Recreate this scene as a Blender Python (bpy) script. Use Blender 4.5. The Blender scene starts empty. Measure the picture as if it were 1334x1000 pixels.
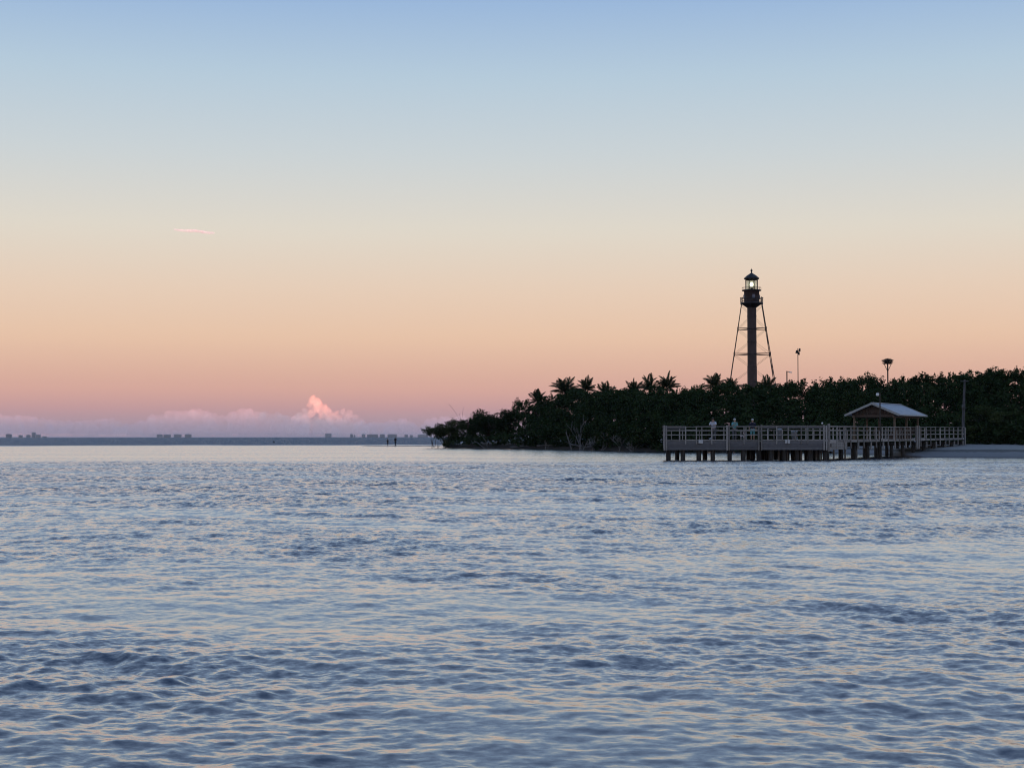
import bpy, bmesh, math, random
import numpy as np
from mathutils import Vector, Matrix, noise as mnoise

# ------------------------------------------------------------------ camera, world, sun, exposure
SC = bpy.context.scene
COL = SC.collection
R = math.radians
F = 2005.0            # focal length in photograph pixels (about a 54 mm lens on full frame)
CAMH = 1.9            # eye height above the water
HY = 569.0            # horizon row in the photograph

cam_d = bpy.data.cameras.new('camera')
cam_d.sensor_width = 36.0
cam_d.lens = 36.0 * F / 1334.0
cam_d.clip_start = 0.2
cam_d.clip_end = 200000.0
cam = bpy.data.objects.new('camera', cam_d)
COL.objects.link(cam)
cam.location = (0, 0, CAMH)
cam.rotation_euler = (R(90) + math.atan((HY - 500) / F), R(0.06), 0)
SC.camera = cam

def srgb(r, g, b):
    f = lambda c: (c / 255 / 12.92) if c / 255 <= 0.04045 else ((c / 255 + 0.055) / 1.055) ** 2.4
    return (f(r), f(g), f(b), 1.0)

world = bpy.data.worlds.new('World')
SC.world = world
world.use_nodes = True
wn, wl = world.node_tree.nodes, world.node_tree.links
wn.clear()
w_out = wn.new('ShaderNodeOutputWorld')
w_bg = wn.new('ShaderNodeBackground')
w_tc = wn.new('ShaderNodeTexCoord')
w_sep = wn.new('ShaderNodeSeparateXYZ')
w_asin = wn.new('ShaderNodeMath'); w_asin.operation = 'ARCSINE'
w_mul = wn.new('ShaderNodeMath'); w_mul.operation = 'MULTIPLY'; w_mul.inputs[1].default_value = 2 / math.pi
w_ramp = wn.new('ShaderNodeValToRGB')
wl.new(w_tc.outputs['Generated'], w_sep.inputs[0])
wl.new(w_sep.outputs['Z'], w_asin.inputs[0])
wl.new(w_asin.outputs[0], w_mul.inputs[0])
wl.new(w_mul.outputs[0], w_ramp.inputs['Fac'])
wl.new(w_ramp.outputs['Color'], w_bg.inputs['Color'])
wl.new(w_bg.outputs[0], w_out.inputs['Surface'])
w_bg.inputs['Strength'].default_value = 1.0
# dusk sky opposite the sun: blue earth shadow at the horizon, pink belt, cream, then blue
SKY = [(0.0, (160, 143, 164)), (0.45, (171, 149, 163)), (1.1, (198, 156, 157)), (1.65, (214, 167, 156)),
       (2.26, (220, 176, 158)), (3.68, (232, 196, 169)), (5.4, (231, 206, 184)), (7.6, (224, 216, 202)),
       (10.4, (203, 211, 214)), (13.2, (182, 203, 219)), (15.9, (155, 184, 219)), (22, (155, 179, 213)),
       (35, (138, 164, 204)), (60, (104, 137, 188)), (90, (92, 126, 180))]
els = w_ramp.color_ramp.elements
while len(els) < len(SKY):
    els.new(0.5)
for e, (deg, c) in zip(els, SKY):
    e.position = deg / 90.0
for e, (deg, c) in zip(els, SKY):
    e.color = srgb(*c)

# the sun has set behind the camera: its light passes over the sea and reaches only the high clouds
SUN_AZ, SUN_EL = R(32), R(-0.46)
sun_d = bpy.data.lights.new('sun', 'SUN')
sun_d.energy = 5.0
sun_d.angle = R(0.5)
sun_d.color = (1.0, 0.50, 0.33)
sun = bpy.data.objects.new('sun', sun_d)
COL.objects.link(sun)
sun_dir = Vector((math.sin(SUN_AZ) * math.cos(SUN_EL), -math.cos(SUN_AZ) * math.cos(SUN_EL), math.sin(SUN_EL)))
sun.rotation_euler = sun_dir.to_track_quat('Z', 'Y').to_euler()
sun.location = (0, -50, 60)

SC.view_settings.view_transform = 'Standard'
SC.view_settings.look = 'None'
SC.view_settings.exposure = 0.0
SC.view_settings.gamma = 1.0
SC.view_settings.use_curve_mapping = False
SC.cycles.use_denoising = True
SC.cycles.filter_width = 1.1
SC.cycles.volume_bounces = 8
SC.cycles.max_bounces = 10
SC.cycles.transparent_max_bounces = 24
SC.cycles.volume_max_steps = 256

# ------------------------------------------------------------------ helpers
def X_(px, Y): return (px - 667.0) / F * Y
def Z_(py, Y): return CAMH + (HY - py) / F * Y
def rgb(*c): return (c[0], c[1], c[2], 1.0)

def new_mat(name):
    m = bpy.data.materials.new(name)
    m.use_nodes = True
    n, l = m.node_tree.nodes, m.node_tree.links
    n.clear()
    out = n.new('ShaderNodeOutputMaterial')
    return m, n, l, out

def mat(name, c1, c2=None, scale=6.0, rough=0.8, stretch=(1, 1, 1), metallic=0.0, spec=0.3, detail=4.0, transl=0.0, rnd=0.0, bump=0.0):
    """procedural surface: two colours mixed by fractal noise in world space, small per-object variation"""
    m, n, l, out = new_mat(name)
    b = n.new('ShaderNodeBsdfPrincipled')
    b.inputs['Roughness'].default_value = rough
    b.inputs['Metallic'].default_value = metallic
    b.inputs['Specular IOR Level'].default_value = spec
    geo = n.new('ShaderNodeNewGeometry')
    mp = n.new('ShaderNodeMapping'); mp.inputs['Scale'].default_value = stretch
    l.new(geo.outputs['Position'], mp.inputs['Vector'])
    nz = n.new('ShaderNodeTexNoise'); nz.inputs['Scale'].default_value = scale; nz.inputs['Detail'].default_value = detail
    l.new(mp.outputs[0], nz.inputs['Vector'])
    mr = n.new('ShaderNodeMapRange'); mr.inputs['From Min'].default_value = 0.3; mr.inputs['From Max'].default_value = 0.7
    l.new(nz.outputs['Fac'], mr.inputs['Value'])
    mx = n.new('ShaderNodeMix'); mx.data_type = 'RGBA'
    mx.inputs['A'].default_value = rgb(*c1); mx.inputs['B'].default_value = rgb(*(c2 or c1))
    l.new(mr.outputs[0], mx.inputs['Factor'])
    col = mx.outputs['Result']
    if rnd:
        oi = n.new('ShaderNodeObjectInfo')
        m2 = n.new('ShaderNodeMapRange'); m2.inputs['To Min'].default_value = 1 - rnd; m2.inputs['To Max'].default_value = 1 + rnd
        l.new(oi.outputs['Random'], m2.inputs['Value'])
        vm = n.new('ShaderNodeVectorMath'); vm.operation = 'SCALE'
        l.new(col, vm.inputs[0]); l.new(m2.outputs[0], vm.inputs['Scale'])
        col = vm.outputs[0]
    l.new(col, b.inputs['Base Color'])
    if bump:
        bp = n.new('ShaderNodeBump'); bp.inputs['Strength'].default_value = bump; bp.inputs['Distance'].default_value = 0.02
        l.new(nz.outputs['Fac'], bp.inputs['Height']); l.new(bp.outputs[0], b.inputs['Normal'])
    if transl:
        t = n.new('ShaderNodeBsdfTranslucent'); l.new(col, t.inputs['Color'])
        ms = n.new('ShaderNodeMixShader'); ms.inputs[0].default_value = transl
        l.new(b.outputs[0], ms.inputs[1]); l.new(t.outputs[0], ms.inputs[2])
        l.new(ms.outputs[0], out.inputs['Surface'])
    else:
        l.new(b.outputs[0], out.inputs['Surface'])
    return m

M = {
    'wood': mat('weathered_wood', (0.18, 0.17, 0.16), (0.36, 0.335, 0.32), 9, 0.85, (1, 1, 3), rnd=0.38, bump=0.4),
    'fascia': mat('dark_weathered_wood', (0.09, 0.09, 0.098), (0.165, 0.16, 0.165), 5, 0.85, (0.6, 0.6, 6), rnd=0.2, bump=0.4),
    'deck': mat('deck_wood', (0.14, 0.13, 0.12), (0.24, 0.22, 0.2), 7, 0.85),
    'pile': mat('dark_pile_wood', (0.018, 0.016, 0.015), (0.045, 0.04, 0.036), 4, 0.7, (1, 1, 0.5), rnd=0.3, bump=0.5),  # very dark wood of piles, beams and joists
    'palepile': mat('pale_pile_lit_fascia', (0.2, 0.19, 0.18), (0.32, 0.3, 0.28), 4, 0.85, rnd=0.25),
    'brown': mat('brown_wood', (0.07, 0.05, 0.042), (0.12, 0.088, 0.072), 6, 0.8, (1, 1, 4), rnd=0.2),
    'pavpost': mat('pavilion_post_wood', (0.13, 0.09, 0.065), (0.2, 0.15, 0.11), 6, 0.8, rnd=0.15),
    'roofmetal': mat('pale_metal_roof', (0.42, 0.46, 0.52), (0.52, 0.57, 0.63), 1.5, 0.5, (1, 1, 1), spec=0.5, rnd=0.05),
    'roofedge': mat('roof_edge_paint', (0.3, 0.3, 0.29), (0.38, 0.38, 0.37), 4, 0.6),
    'iron': mat('brown_painted_iron', (0.042, 0.025, 0.023), (0.075, 0.045, 0.041), 1.2, 0.6, spec=0.4, rnd=0.1),
    'darkiron': mat('dark_iron', (0.018, 0.015, 0.016), (0.035, 0.028, 0.028), 2.0, 0.55, spec=0.4),
    'blackpole': mat('black_pole_paint', (0.012, 0.012, 0.014), (0.02, 0.02, 0.022), 3, 0.5),
    'greypole': mat('grey_timber_pole', (0.05, 0.05, 0.055), (0.11, 0.11, 0.115), 3, 0.85, (3, 3, 0.5), bump=0.3),
    'globe': mat('white_lamp_globe', (0.75, 0.76, 0.76), (0.82, 0.82, 0.82), 5, 0.3),
    'sign': mat('white_sign_board', (0.42, 0.43, 0.44), (0.6, 0.6, 0.6), 14, 0.6, detail=1),
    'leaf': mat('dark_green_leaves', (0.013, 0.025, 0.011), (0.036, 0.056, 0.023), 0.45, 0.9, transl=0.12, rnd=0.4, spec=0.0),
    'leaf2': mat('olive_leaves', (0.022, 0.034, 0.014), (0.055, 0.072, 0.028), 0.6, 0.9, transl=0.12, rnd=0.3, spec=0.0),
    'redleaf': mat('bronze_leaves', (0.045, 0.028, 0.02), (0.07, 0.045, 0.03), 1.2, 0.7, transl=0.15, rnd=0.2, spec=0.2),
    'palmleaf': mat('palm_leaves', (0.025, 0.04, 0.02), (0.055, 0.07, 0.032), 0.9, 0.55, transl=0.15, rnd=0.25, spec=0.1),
    'bark': mat('dark_bark', (0.035, 0.028, 0.024), (0.08, 0.066, 0.056), 5, 0.9, (1, 1, 0.3), rnd=0.2),
    'deadwood': mat('pale_dead_wood', (0.13, 0.125, 0.125), (0.25, 0.24, 0.235), 5, 0.9, (1, 1, 0.4), rnd=0.25),
    'mud': mat('shore_mud', (0.016, 0.014, 0.013), (0.04, 0.035, 0.029), 0.8, 0.9, bump=0.4),
    'nest': mat('nest_sticks', (0.03, 0.024, 0.02), (0.06, 0.048, 0.038), 3, 0.9),
    'bldg': mat('pale_building_wall', (0.44, 0.42, 0.45), (0.54, 0.52, 0.54), 0.02, 0.8, rnd=0.12),
    'bldgdark': mat('building_window_band', (0.16, 0.16, 0.2), (0.22, 0.22, 0.26), 0.05, 0.3),
    'skin': mat('skin', (0.34, 0.2, 0.14), (0.4, 0.25, 0.18), 8, 0.6),
    'hair': mat('dark_hair', (0.02, 0.015, 0.012), (0.04, 0.03, 0.024), 30, 0.6),
    'whitecloth': mat('pale_blue_cloth', (0.5, 0.55, 0.66), (0.6, 0.65, 0.74), 6, 0.85),
    'tealcloth': mat('teal_cloth', (0.1, 0.3, 0.32), (0.16, 0.4, 0.42), 6, 0.85),
    'navycloth': mat('navy_cloth', (0.01, 0.014, 0.03), (0.02, 0.026, 0.05), 6, 0.85),
    'greycloth': mat('grey_cloth', (0.09, 0.09, 0.1), (0.14, 0.14, 0.15), 6, 0.85),
    'capcloth': mat('pale_cap_cloth', (0.45, 0.46, 0.47), (0.55, 0.55, 0.56), 10, 0.85),
    'bin': mat('grey_bin_plastic', (0.2, 0.21, 0.22), (0.27, 0.275, 0.28), 3, 0.6),
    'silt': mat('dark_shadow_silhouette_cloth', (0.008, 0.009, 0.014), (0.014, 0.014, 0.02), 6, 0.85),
}

def tag(o, label=None, cat=None, group=None, kind=None):
    if label: o['label'] = label
    if cat: o['category'] = cat
    if group: o['group'] = group
    if kind: o['kind'] = kind
    return o

def link(name, me, material=None, parent=None, world=None):
    o = bpy.data.objects.new(name, me)
    COL.objects.link(o)
    if material is not None and not me.materials:
        me.materials.append(material)
    if parent is not None:
        o.parent = parent
    if world is not None:
        o.matrix_local = (wmat(parent).inverted() @ world) if parent is not None else world
    return o

_W = {}
def wmat(o):
    m = o.matrix_local.copy() if o.parent is not None else (Matrix.LocRotScale(o.location, o.rotation_euler, o.scale))
    if o.parent is not None:
        return wmat(o.parent) @ m
    return m

def empty(name, loc, rz=0.0):
    o = bpy.data.objects.new(name, None)
    o.empty_display_size = 0.3
    COL.objects.link(o)
    o.location = loc
    o.rotation_euler = (0, 0, rz)
    return o

def from_np(name, verts, faces, smooth=False):
    me = bpy.data.meshes.new(name)
    verts = np.asarray(verts, dtype=np.float32); faces = np.asarray(faces, dtype=np.int32)
    k = faces.shape[1]
    me.vertices.add(len(verts)); me.vertices.foreach_set('co', verts.ravel())
    me.loops.add(faces.size); me.loops.foreach_set('vertex_index', faces.ravel())
    me.polygons.add(len(faces))
    me.polygons.foreach_set('loop_start', np.arange(0, faces.size, k, dtype=np.int32))
    me.polygons.foreach_set('loop_total', np.full(len(faces), k, dtype=np.int32))
    if smooth:
        me.polygons.foreach_set('use_smooth', np.ones(len(faces), dtype=bool))
    me.update(calc_edges=True)
    return me

CUBE = {}
def cube_mesh(m):
    """unit cube mesh shared by all straight boards of one material (slightly chamfered ends)"""
    if m.name not in CUBE:
        bm = bmesh.new(); bmesh.ops.create_cube(bm, size=1.0)
        bmesh.ops.bevel(bm, geom=list(bm.edges), offset=0.035, segments=1, affect='EDGES')
        me = bpy.data.meshes.new('board_' + m.name); bm.to_mesh(me); bm.free()
        me.materials.append(m); CUBE[m.name] = me
    return CUBE[m.name]

CYL = {}
def cyl_mesh(m, n=10, top=1.0):
    key = (m.name, n, top)
    if key not in CYL:
        bm = bmesh.new(); bmesh.ops.create_cone(bm, cap_ends=True, segments=n, radius1=0.5, radius2=0.5 * top, depth=1.0)
        me = bpy.data.meshes.new('round_' + m.name); bm.to_mesh(me); bm.free()
        me.materials.append(m)
        for p in me.polygons: p.use_smooth = len(p.vertices) == 4
        CYL[key] = me
    return CYL[key]

def beam_matrix(a, b, w, h, up=Vector((0, 0, 1))):
    a, b = Vector(a), Vector(b)
    z = (b - a); L = z.length; z = z / L
    if abs(z.dot(up)) > 0.98: up = Vector((0, 1, 0))
    x = up.cross(z).normalized(); y = z.cross(x)
    m = Matrix((x, y, z)).transposed().to_4x4()
    m.translation = (a + b) / 2
    return m @ Matrix.Diagonal((w, h, L, 1.0))

def beam(name, a, b, w, h, m, parent, up=Vector((0, 0, 1))):
    """a straight board: w across (horizontal for level boards), h along the up direction"""
    return link(name, cube_mesh(m), None, parent, beam_matrix(a, b, w, h, up))

def rod(name, a, b, d, m, parent, n=8, top=1.0):
    return link(name, cyl_mesh(m, n, top), None, parent, beam_matrix(a, b, d, d))

def tube_mesh(name, paths, n=6):
    """tubes along point lists [(p, r), ...] joined into one mesh"""
    V, Fc = [], []
    for path in paths:
        base = len(V)
        pts = [Vector(p) for p, r in path]
        for i, (p, r) in enumerate(path):
            t = (pts[min(i + 1, len(pts) - 1)] - pts[max(i - 1, 0)]).normalized()
            u = Vector((1, 0, 0)) if abs(t.x) < 0.8 else Vector((0, 1, 0))
            a = t.cross(u).normalized(); b = t.cross(a)
            for k in range(n):
                an = 2 * math.pi * k / n
                V.append(tuple(Vector(p) + (a * math.cos(an) + b * math.sin(an)) * r))
        for i in range(len(path) - 1):
            for k in range(n):
                k2 = (k + 1) % n
                Fc.append((base + i * n + k, base + i * n + k2, base + (i + 1) * n + k2, base + (i + 1) * n + k))
    return from_np(name, V, Fc, True)

def lathe_mesh(name, prof, n=16, smooth=False):
    V, Fc = [], []
    for r, z in prof:
        for k in range(n):
            a = 2 * math.pi * (k + 0.5) / n
            V.append((r * math.cos(a), r * math.sin(a), z))
    for i in range(len(prof) - 1):
        for k in range(n):
            k2 = (k + 1) % n
            Fc.append((i * n + k, i * n + k2, (i + 1) * n + k2, (i + 1) * n + k))
    return from_np(name, V, Fc, smooth)

def interp(x, pts):
    return float(np.interp(x, [p[0] for p in pts], [p[1] for p in pts]))

# ------------------------------------------------------------------ the sea
def water_material():
    m, n, l, out = new_mat('sea_water')
    b = n.new('ShaderNodeBsdfPrincipled')
    b.inputs['Base Color'].default_value = rgb(0.006, 0.018, 0.042)
    b.inputs['Roughness'].default_value = 0.16
    b.inputs['IOR'].default_value = 1.36
    b.inputs['Coat Weight'].default_value = 1.0
    b.inputs['Coat IOR'].default_value = 1.36
    b.inputs['Coat Roughness'].default_value = 0.16
    geo = n.new('ShaderNodeNewGeometry')
    att = n.new('ShaderNodeAttribute'); att.attribute_name = 'ripple'
    att2 = n.new('ShaderNodeAttribute'); att2.attribute_name = 'lean'
    def ripples(sx, sy, detail, rough):
        mp = n.new('ShaderNodeMapping'); mp.inputs['Scale'].default_value = (sx, sy, 1); mp.inputs['Rotation'].default_value = (0, 0, R(-9))
        l.new(geo.outputs['Position'], mp.inputs['Vector'])
        t = n.new('ShaderNodeTexNoise'); t.noise_dimensions = '2D'
        t.inputs['Scale'].default_value = 1.0; t.inputs['Detail'].default_value = detail; t.inputs['Roughness'].default_value = rough
        l.new(mp.outputs[0], t.inputs['Vector'])
        s = n.new('ShaderNodeVectorMath'); s.operation = 'SUBTRACT'; s.inputs[1].default_value = (0.5, 0.5, 0.5)
        l.new(t.outputs['Color'], s.inputs[0])
        return s.outputs[0]
    fine = ripples(9.0, 14.0, 3.0, 0.6)
    mid = ripples(1.5, 0.75, 4.0, 0.65)
    add = n.new('ShaderNodeVectorMath'); add.operation = 'ADD'
    grain = ripples(4.2, 1.7, 2.0, 0.6)
    far_add = n.new('ShaderNodeVectorMath'); far_add.operation = 'ADD'
    l.new(grain, far_add.inputs[0]); l.new(mid, far_add.inputs[1])
    att3 = n.new('ShaderNodeAttribute'); att3.attribute_name = 'grain'
    far_sc = n.new('ShaderNodeVectorMath'); far_sc.operation = 'SCALE'
    l.new(far_add.outputs[0], far_sc.inputs[0]); l.new(att3.outputs['Fac'], far_sc.inputs['Scale'])
    near_sc = n.new('ShaderNodeVectorMath'); near_sc.operation = 'SCALE'
    l.new(fine, near_sc.inputs[0]); l.new(att.outputs['Fac'], near_sc.inputs['Scale'])
    l.new(near_sc.outputs[0], add.inputs[0]); l.new(far_sc.outputs[0], add.inputs[1])
    flat = n.new('ShaderNodeVectorMath'); flat.operation = 'MULTIPLY'; flat.inputs[1].default_value = (0.6, 1.0, 0.0)
    l.new(add.outputs[0], flat.inputs[0])
    lean = n.new('ShaderNodeVectorMath'); lean.operation = 'SCALE'; lean.inputs[0].default_value = (0.0, -1.0, 0.0)
    l.new(att2.outputs['Fac'], lean.inputs['Scale'])
    a2 = n.new('ShaderNodeVectorMath'); a2.operation = 'ADD'
    l.new(flat.outputs[0], a2.inputs[0]); l.new(lean.outputs[0], a2.inputs[1])
    a3 = n.new('ShaderNodeVectorMath'); a3.operation = 'ADD'
    l.new(geo.outputs['Normal'], a3.inputs[0]); l.new(a2.outputs[0], a3.inputs[1])
    nm = n.new('ShaderNodeVectorMath'); nm.operation = 'NORMALIZE'
    l.new(a3.outputs[0], nm.inputs[0])
    l.new(nm.outputs[0], b.inputs['Normal'])
    l.new(nm.outputs[0], b.inputs['Coat Normal'])
    l.new(b.outputs[0], out.inputs['Surface'])
    return m

def smooth(e0, e1, x):
    t = np.clip((x - e0) / (e1 - e0), 0, 1)
    return t * t * (3 - 2 * t)

def build_sea():
    rng = np.random.default_rng(7)
    NR, NA = 1120, 560
    r = np.concatenate([np.linspace(1.2, 7.6, 40)[:-1], np.geomspace(7.6, 430.0, NR), np.geomspace(430.0, 40000.0, 70)[1:]])
    half = R(23.5)
    a = np.concatenate([np.linspace(-half, half, NA), np.linspace(half, 2 * math.pi - half, 42)[1:-1]])
    rr, aa = np.meshgrid(r, a, indexing='ij')
    X = rr * np.sin(aa); Y = rr * np.cos(aa)
    step = np.gradient(r)[:, None] * np.ones_like(X)
    inside = (np.abs(((aa + math.pi) % (2 * math.pi)) - math.pi) <= half + 1e-6)
    # zones: wind chop near the camera, a calm lee behind the pier line, open chop beyond the spit
    wob = 2.2 * np.sin(X / 9.3 + 1.0) + 1.4 * np.sin(X / 3.7) + 3.0 * np.sin(X / 31.0)
    near = 1 - smooth(108, 127, Y + wob * 0.8)
    far = smooth(335, 395, Y + wob * 3)
    H = np.zeros_like(X); DX = np.zeros_like(X); DY = np.zeros_like(X)
    lam = np.exp(rng.uniform(math.log(0.12), math.log(5.5), 180))
    for L in np.sort(lam):
        th = rng.normal(R(-8), R(40 if L > 1 else 72))
        k = 2 * math.pi / L
        slope = (0.55 + 0.45 * rng.random()) * float(np.interp(L, [0.12, 0.2, 0.45, 0.9, 1.6, 2.6, 5.5], [0.030, 0.038, 0.030, 0.019, 0.0135, 0.009, 0.005]))
        A = slope / k
        ph = rng.uniform(0, 6.28)
        d = (math.sin(th), -math.cos(th))
        rows = np.clip((L / 3.0 - step[:, 0]) / (L / 6.0), 0, 1) * (r < 430)
        if rows.max() <= 0: continue
        nz = np.where(rows > 0)[0]; s0, s1 = nz[0], nz[-1] + 1
        arg = k * (d[0] * X[s0:s1] + d[1] * Y[s0:s1]) + ph
        # slow groups so that crests come and go
        g = 0.65 + 0.35 * np.sin(0.23 * k * (X[s0:s1] * d[1] - Y[s0:s1] * d[0]) * 0.5 + ph * 3)
        w = (rows[s0:s1, None] * g).astype(np.float64)
        H[s0:s1] += A * w * (np.cos(arg) + 0.27 * np.sin(2 * arg))     # fronts steeper than backs
        q = -0.45 * A * w * np.sin(arg)
        DX[s0:s1] += q * d[0]; DY[s0:s1] += q * d[1]
    # gusts: patches of rougher and smoother water
    wx, wy = X + 1.5 * np.sin(Y / 2.9), Y + 2.0 * np.sin(X / 4.7 + 1)
    gust = 0.86 + 0.5 * np.sin(wx / 3.3 + 0.8 * np.sin(wy / 5.0)) * np.sin(wy / 2.7 + 1.1 + 0.9 * np.sin(wx / 8.0)) + 0.34 * np.sin(wx / 1.3 + 2.0 * np.sin(wy / 7.7)) * np.sin(wy / 1.1 + 1.4 * np.sin(wx / 3.9))
    gust = np.clip(0.12 + gust * 0.88, 0.38, 1.45)
    amp = (near * 0.97 + 0.03) * gust * inside
    V = np.stack([X + DX * amp, Y + DY * amp, H * amp], -1).reshape(-1, 3)
    nr, na = X.shape
    i, j = np.meshgrid(np.arange(nr - 1), np.arange(na), indexing='ij')
    j2 = (j + 1) % na
    Fc = np.stack([i * na + j, (i + 1) * na + j, (i + 1) * na + j2, i * na + j2], -1).reshape(-1, 4)
    Fc = Fc[:, ::-1]
    me = from_np('sea', V, Fc, True)
    # unresolved wavelets: stronger where the mesh no longer carries them
    unres = np.clip(step / 0.22, 0, 1)
    streak = 0.5 + 0.5 * np.sin(wy / 4.5 + 1.5 * np.sin(wx / 27.0) + 0.8 * np.sin(wx / 9.0)) * np.sin(wy / 13.0 + wx / 60.0)
    rip = near * gust * (0.34 + 0.42 * unres) + (1 - near) * (1 - far) * (0.16 + 0.22 * streak) + far * 1.8
    grn = near * gust * 0.74 * np.clip((step - 0.05) / 0.16, 0, 1) + (1 - near) * (1 - far) * (0.16 + 0.22 * streak) + far * 0.8
    lean = near * (0.018 + 0.105 * unres) + (1 - near) * (1 - far) * (0.046 + 0.02 * streak) + far * 0.46
    for nme, arr in (('ripple', rip), ('lean', lean), ('grain', grn)):
        at = me.attributes.new(nme, 'FLOAT', 'POINT')
        at.data.foreach_set('value', arr.astype(np.float32).ravel())
    o = link('sea', me, water_material())
    tag(o, kind='structure')
    return o
build_sea()

# ------------------------------------------------------------------ land: island ground, beach, spit
SHORE = [(540, 300), (553, 275), (600, 268), (700, 246), (760, 226), (830, 203), (862, 197), (1000, 192), (1100, 186), (1200, 178), (1260, 172), (1334, 166), (1500, 158)]
def strip_land(name, xs, prof, m, jit, seed, shore=None):
    rnd = random.Random(seed)
    V, Fc = [], []
    for px in xs:
        Ys = interp(px, shore or SHORE)
        for (off, z) in prof:
            Y = Ys + off + (rnd.uniform(-jit, jit) if off > -2 else 0)
            V.append((X_(px, Ys) + off * 0.12, Y, z + (rnd.uniform(-0.05, 0.05) if z > 0 else 0)))
    n = len(prof)
    for i in range(len(xs) - 1):
        for k in range(n - 1):
            Fc.append((i * n + k, (i + 1) * n + k, (i + 1) * n + k + 1, i * n + k + 1))
    me = from_np(name, V, Fc, True)
    return tag(link(name, me, m), kind='structure')
strip_land('ground', list(np.arange(581, 1500, 3.0)), [(-4, -0.8), (-0.5, -0.1), (0.2, 0.22), (2, 0.4), (8, 0.6), (30, 0.8), (80, 0.9), (150, 0.6), (160, -0.8)], M['mud'], 0.35, 3)

def sand_material():
    m, n, l, out = new_mat('beach_sand')
    b = n.new('ShaderNodeBsdfPrincipled'); b.inputs['Roughness'].default_value = 0.8
    geo = n.new('ShaderNodeNewGeometry'); sep = n.new('ShaderNodeSeparateXYZ'); l.new(geo.outputs['Position'], sep.inputs[0])
    nz = n.new('ShaderNodeTexNoise'); nz.inputs['Scale'].default_value = 0.7; nz.inputs['Detail'].default_value = 5
    l.new(geo.outputs['Position'], nz.inputs['Vector'])
    ad = n.new('ShaderNodeMath'); ad.operation = 'MULTIPLY_ADD'; ad.inputs[1].default_value = 0.16
    l.new(nz.outputs['Fac'], ad.inputs[0]); l.new(sep.outputs['Z'], ad.inputs[2])
    rp = n.new('ShaderNodeValToRGB'); e = rp.color_ramp.elements
    e[0].position = 0.08; e[0].color = rgb(0.06, 0.056, 0.055)
    e[1].position = 0.2; e[1].color = rgb(0.13, 0.125, 0.13)
    for p, c in ((0.49, (0.16, 0.155, 0.155)), (0.52, (0.05, 0.046, 0.042)), (0.68, (0.06, 0.055, 0.05)), (0.72, (0.2, 0.19, 0.175)), (0.98, (0.22, 0.205, 0.19))):
        k = e.new(p); k.color = rgb(*c)
    l.new(ad.outputs[0], rp.inputs['Fac'])
    l.new(rp.outputs['Color'], b.inputs['Base Color'])
    l.new(b.outputs[0], out.inputs['Surface'])
    return m
M['sand'] = sand_material()
BEACH = [(1085, 178), (1120, 168), (1160, 153), (1185, 143), (1200, 138.5), (1260, 136), (1334, 134), (1600, 128)]
strip_land('beach', list(np.arange(1085, 1600, 3.0)), [(-5, -0.5), (-0.4, -0.06), (0.3, 0.1), (4, 0.2), (13, 0.38), (16.5, 0.62), (22, 0.75), (33, 1.0), (46, 1.1), (60, 0.4)], M['sand'], 0.15, 5, BEACH)
SPIT = [(470, 330), (560, 312), (600, 290), (640, 268)]
strip_land('sand_spit', list(np.arange(470, 640, 4.0)), [(-6, -0.25), (-1.5, -0.03), (0, 0.05), (5, 0.09), (10, 0.03), (16, -0.2)], mat('wet_spit_sand', (0.05, 0.048, 0.055), (0.09, 0.085, 0.09), 0.4, 0.5), 0.5, 9, SPIT)

# ------------------------------------------------------------------ fishing pier
RAILZ, DECKZ = 2.76, 1.56
PY = 125.0
def fx(px): return X_(px, PY)
pier = tag(empty('fishing_pier', (fx(970), 127.5, 0)), 'long grey weathered timber fishing pier with railings on dark piles', 'pier')
rp = random.Random(11)
UPZ = Vector((0, 0, 1))
x0, x1 = fx(864), fx(1075)
BY = 130.2       # back edge of the pier head
# deck and beams
beam('deck', ((x0 + x1) / 2 + 0.27, PY + 0.1, DECKZ - 0.03), ((x0 + x1) / 2 + 0.27, BY, DECKZ - 0.03), x1 - x0 - 0.54, 0.06, M['deck'], pier)
for Yb in (PY + 0.35, (PY + BY) / 2, BY - 0.35):
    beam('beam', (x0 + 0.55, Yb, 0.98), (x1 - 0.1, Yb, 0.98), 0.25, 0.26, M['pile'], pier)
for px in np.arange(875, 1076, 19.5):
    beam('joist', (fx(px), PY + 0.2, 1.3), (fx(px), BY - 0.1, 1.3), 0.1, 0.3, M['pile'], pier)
# piles under the head
for px in (870.5, 889, 910, 928, 950, 967.5, 988, 1004, 1021, 1038, 1055, 1074):
    for k, Yb in enumerate((PY + 0.35, (PY + BY) / 2, BY - 0.35)):
        if k == 1 and px < 985: continue
        if k == 2 and px < 985 and px not in (889, 928): continue
        x = X_(px, Yb) if k == 0 else fx(px) + rp.uniform(-0.1, 0.25)
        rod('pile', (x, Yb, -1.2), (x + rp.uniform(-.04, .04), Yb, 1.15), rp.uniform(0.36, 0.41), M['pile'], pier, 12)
for px in (994, 1010, 1018.5, 1030, 1048, 1060.5, 1068):   # slimmer, paler braces behind
    x = fx(px); rod('brace_pile', (x, PY + 1.6, -1.0), (x, PY + 1.6, 1.3), 0.17, M['palepile'], pier, 8)
# fascia boards, one row per panel between the big posts
panels = [(864.5, 946), (949.5, 987.5), (992, 1072.5)]
for a, b in panels:
    for r_ in range(3):
        zc = 0.94 + r_ * 0.232
        beam('fascia_board', (fx(a), PY + rp.uniform(-.008, .008), zc), (fx(b), PY, zc), 0.045, 0.222, M['fascia'], pier)
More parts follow.
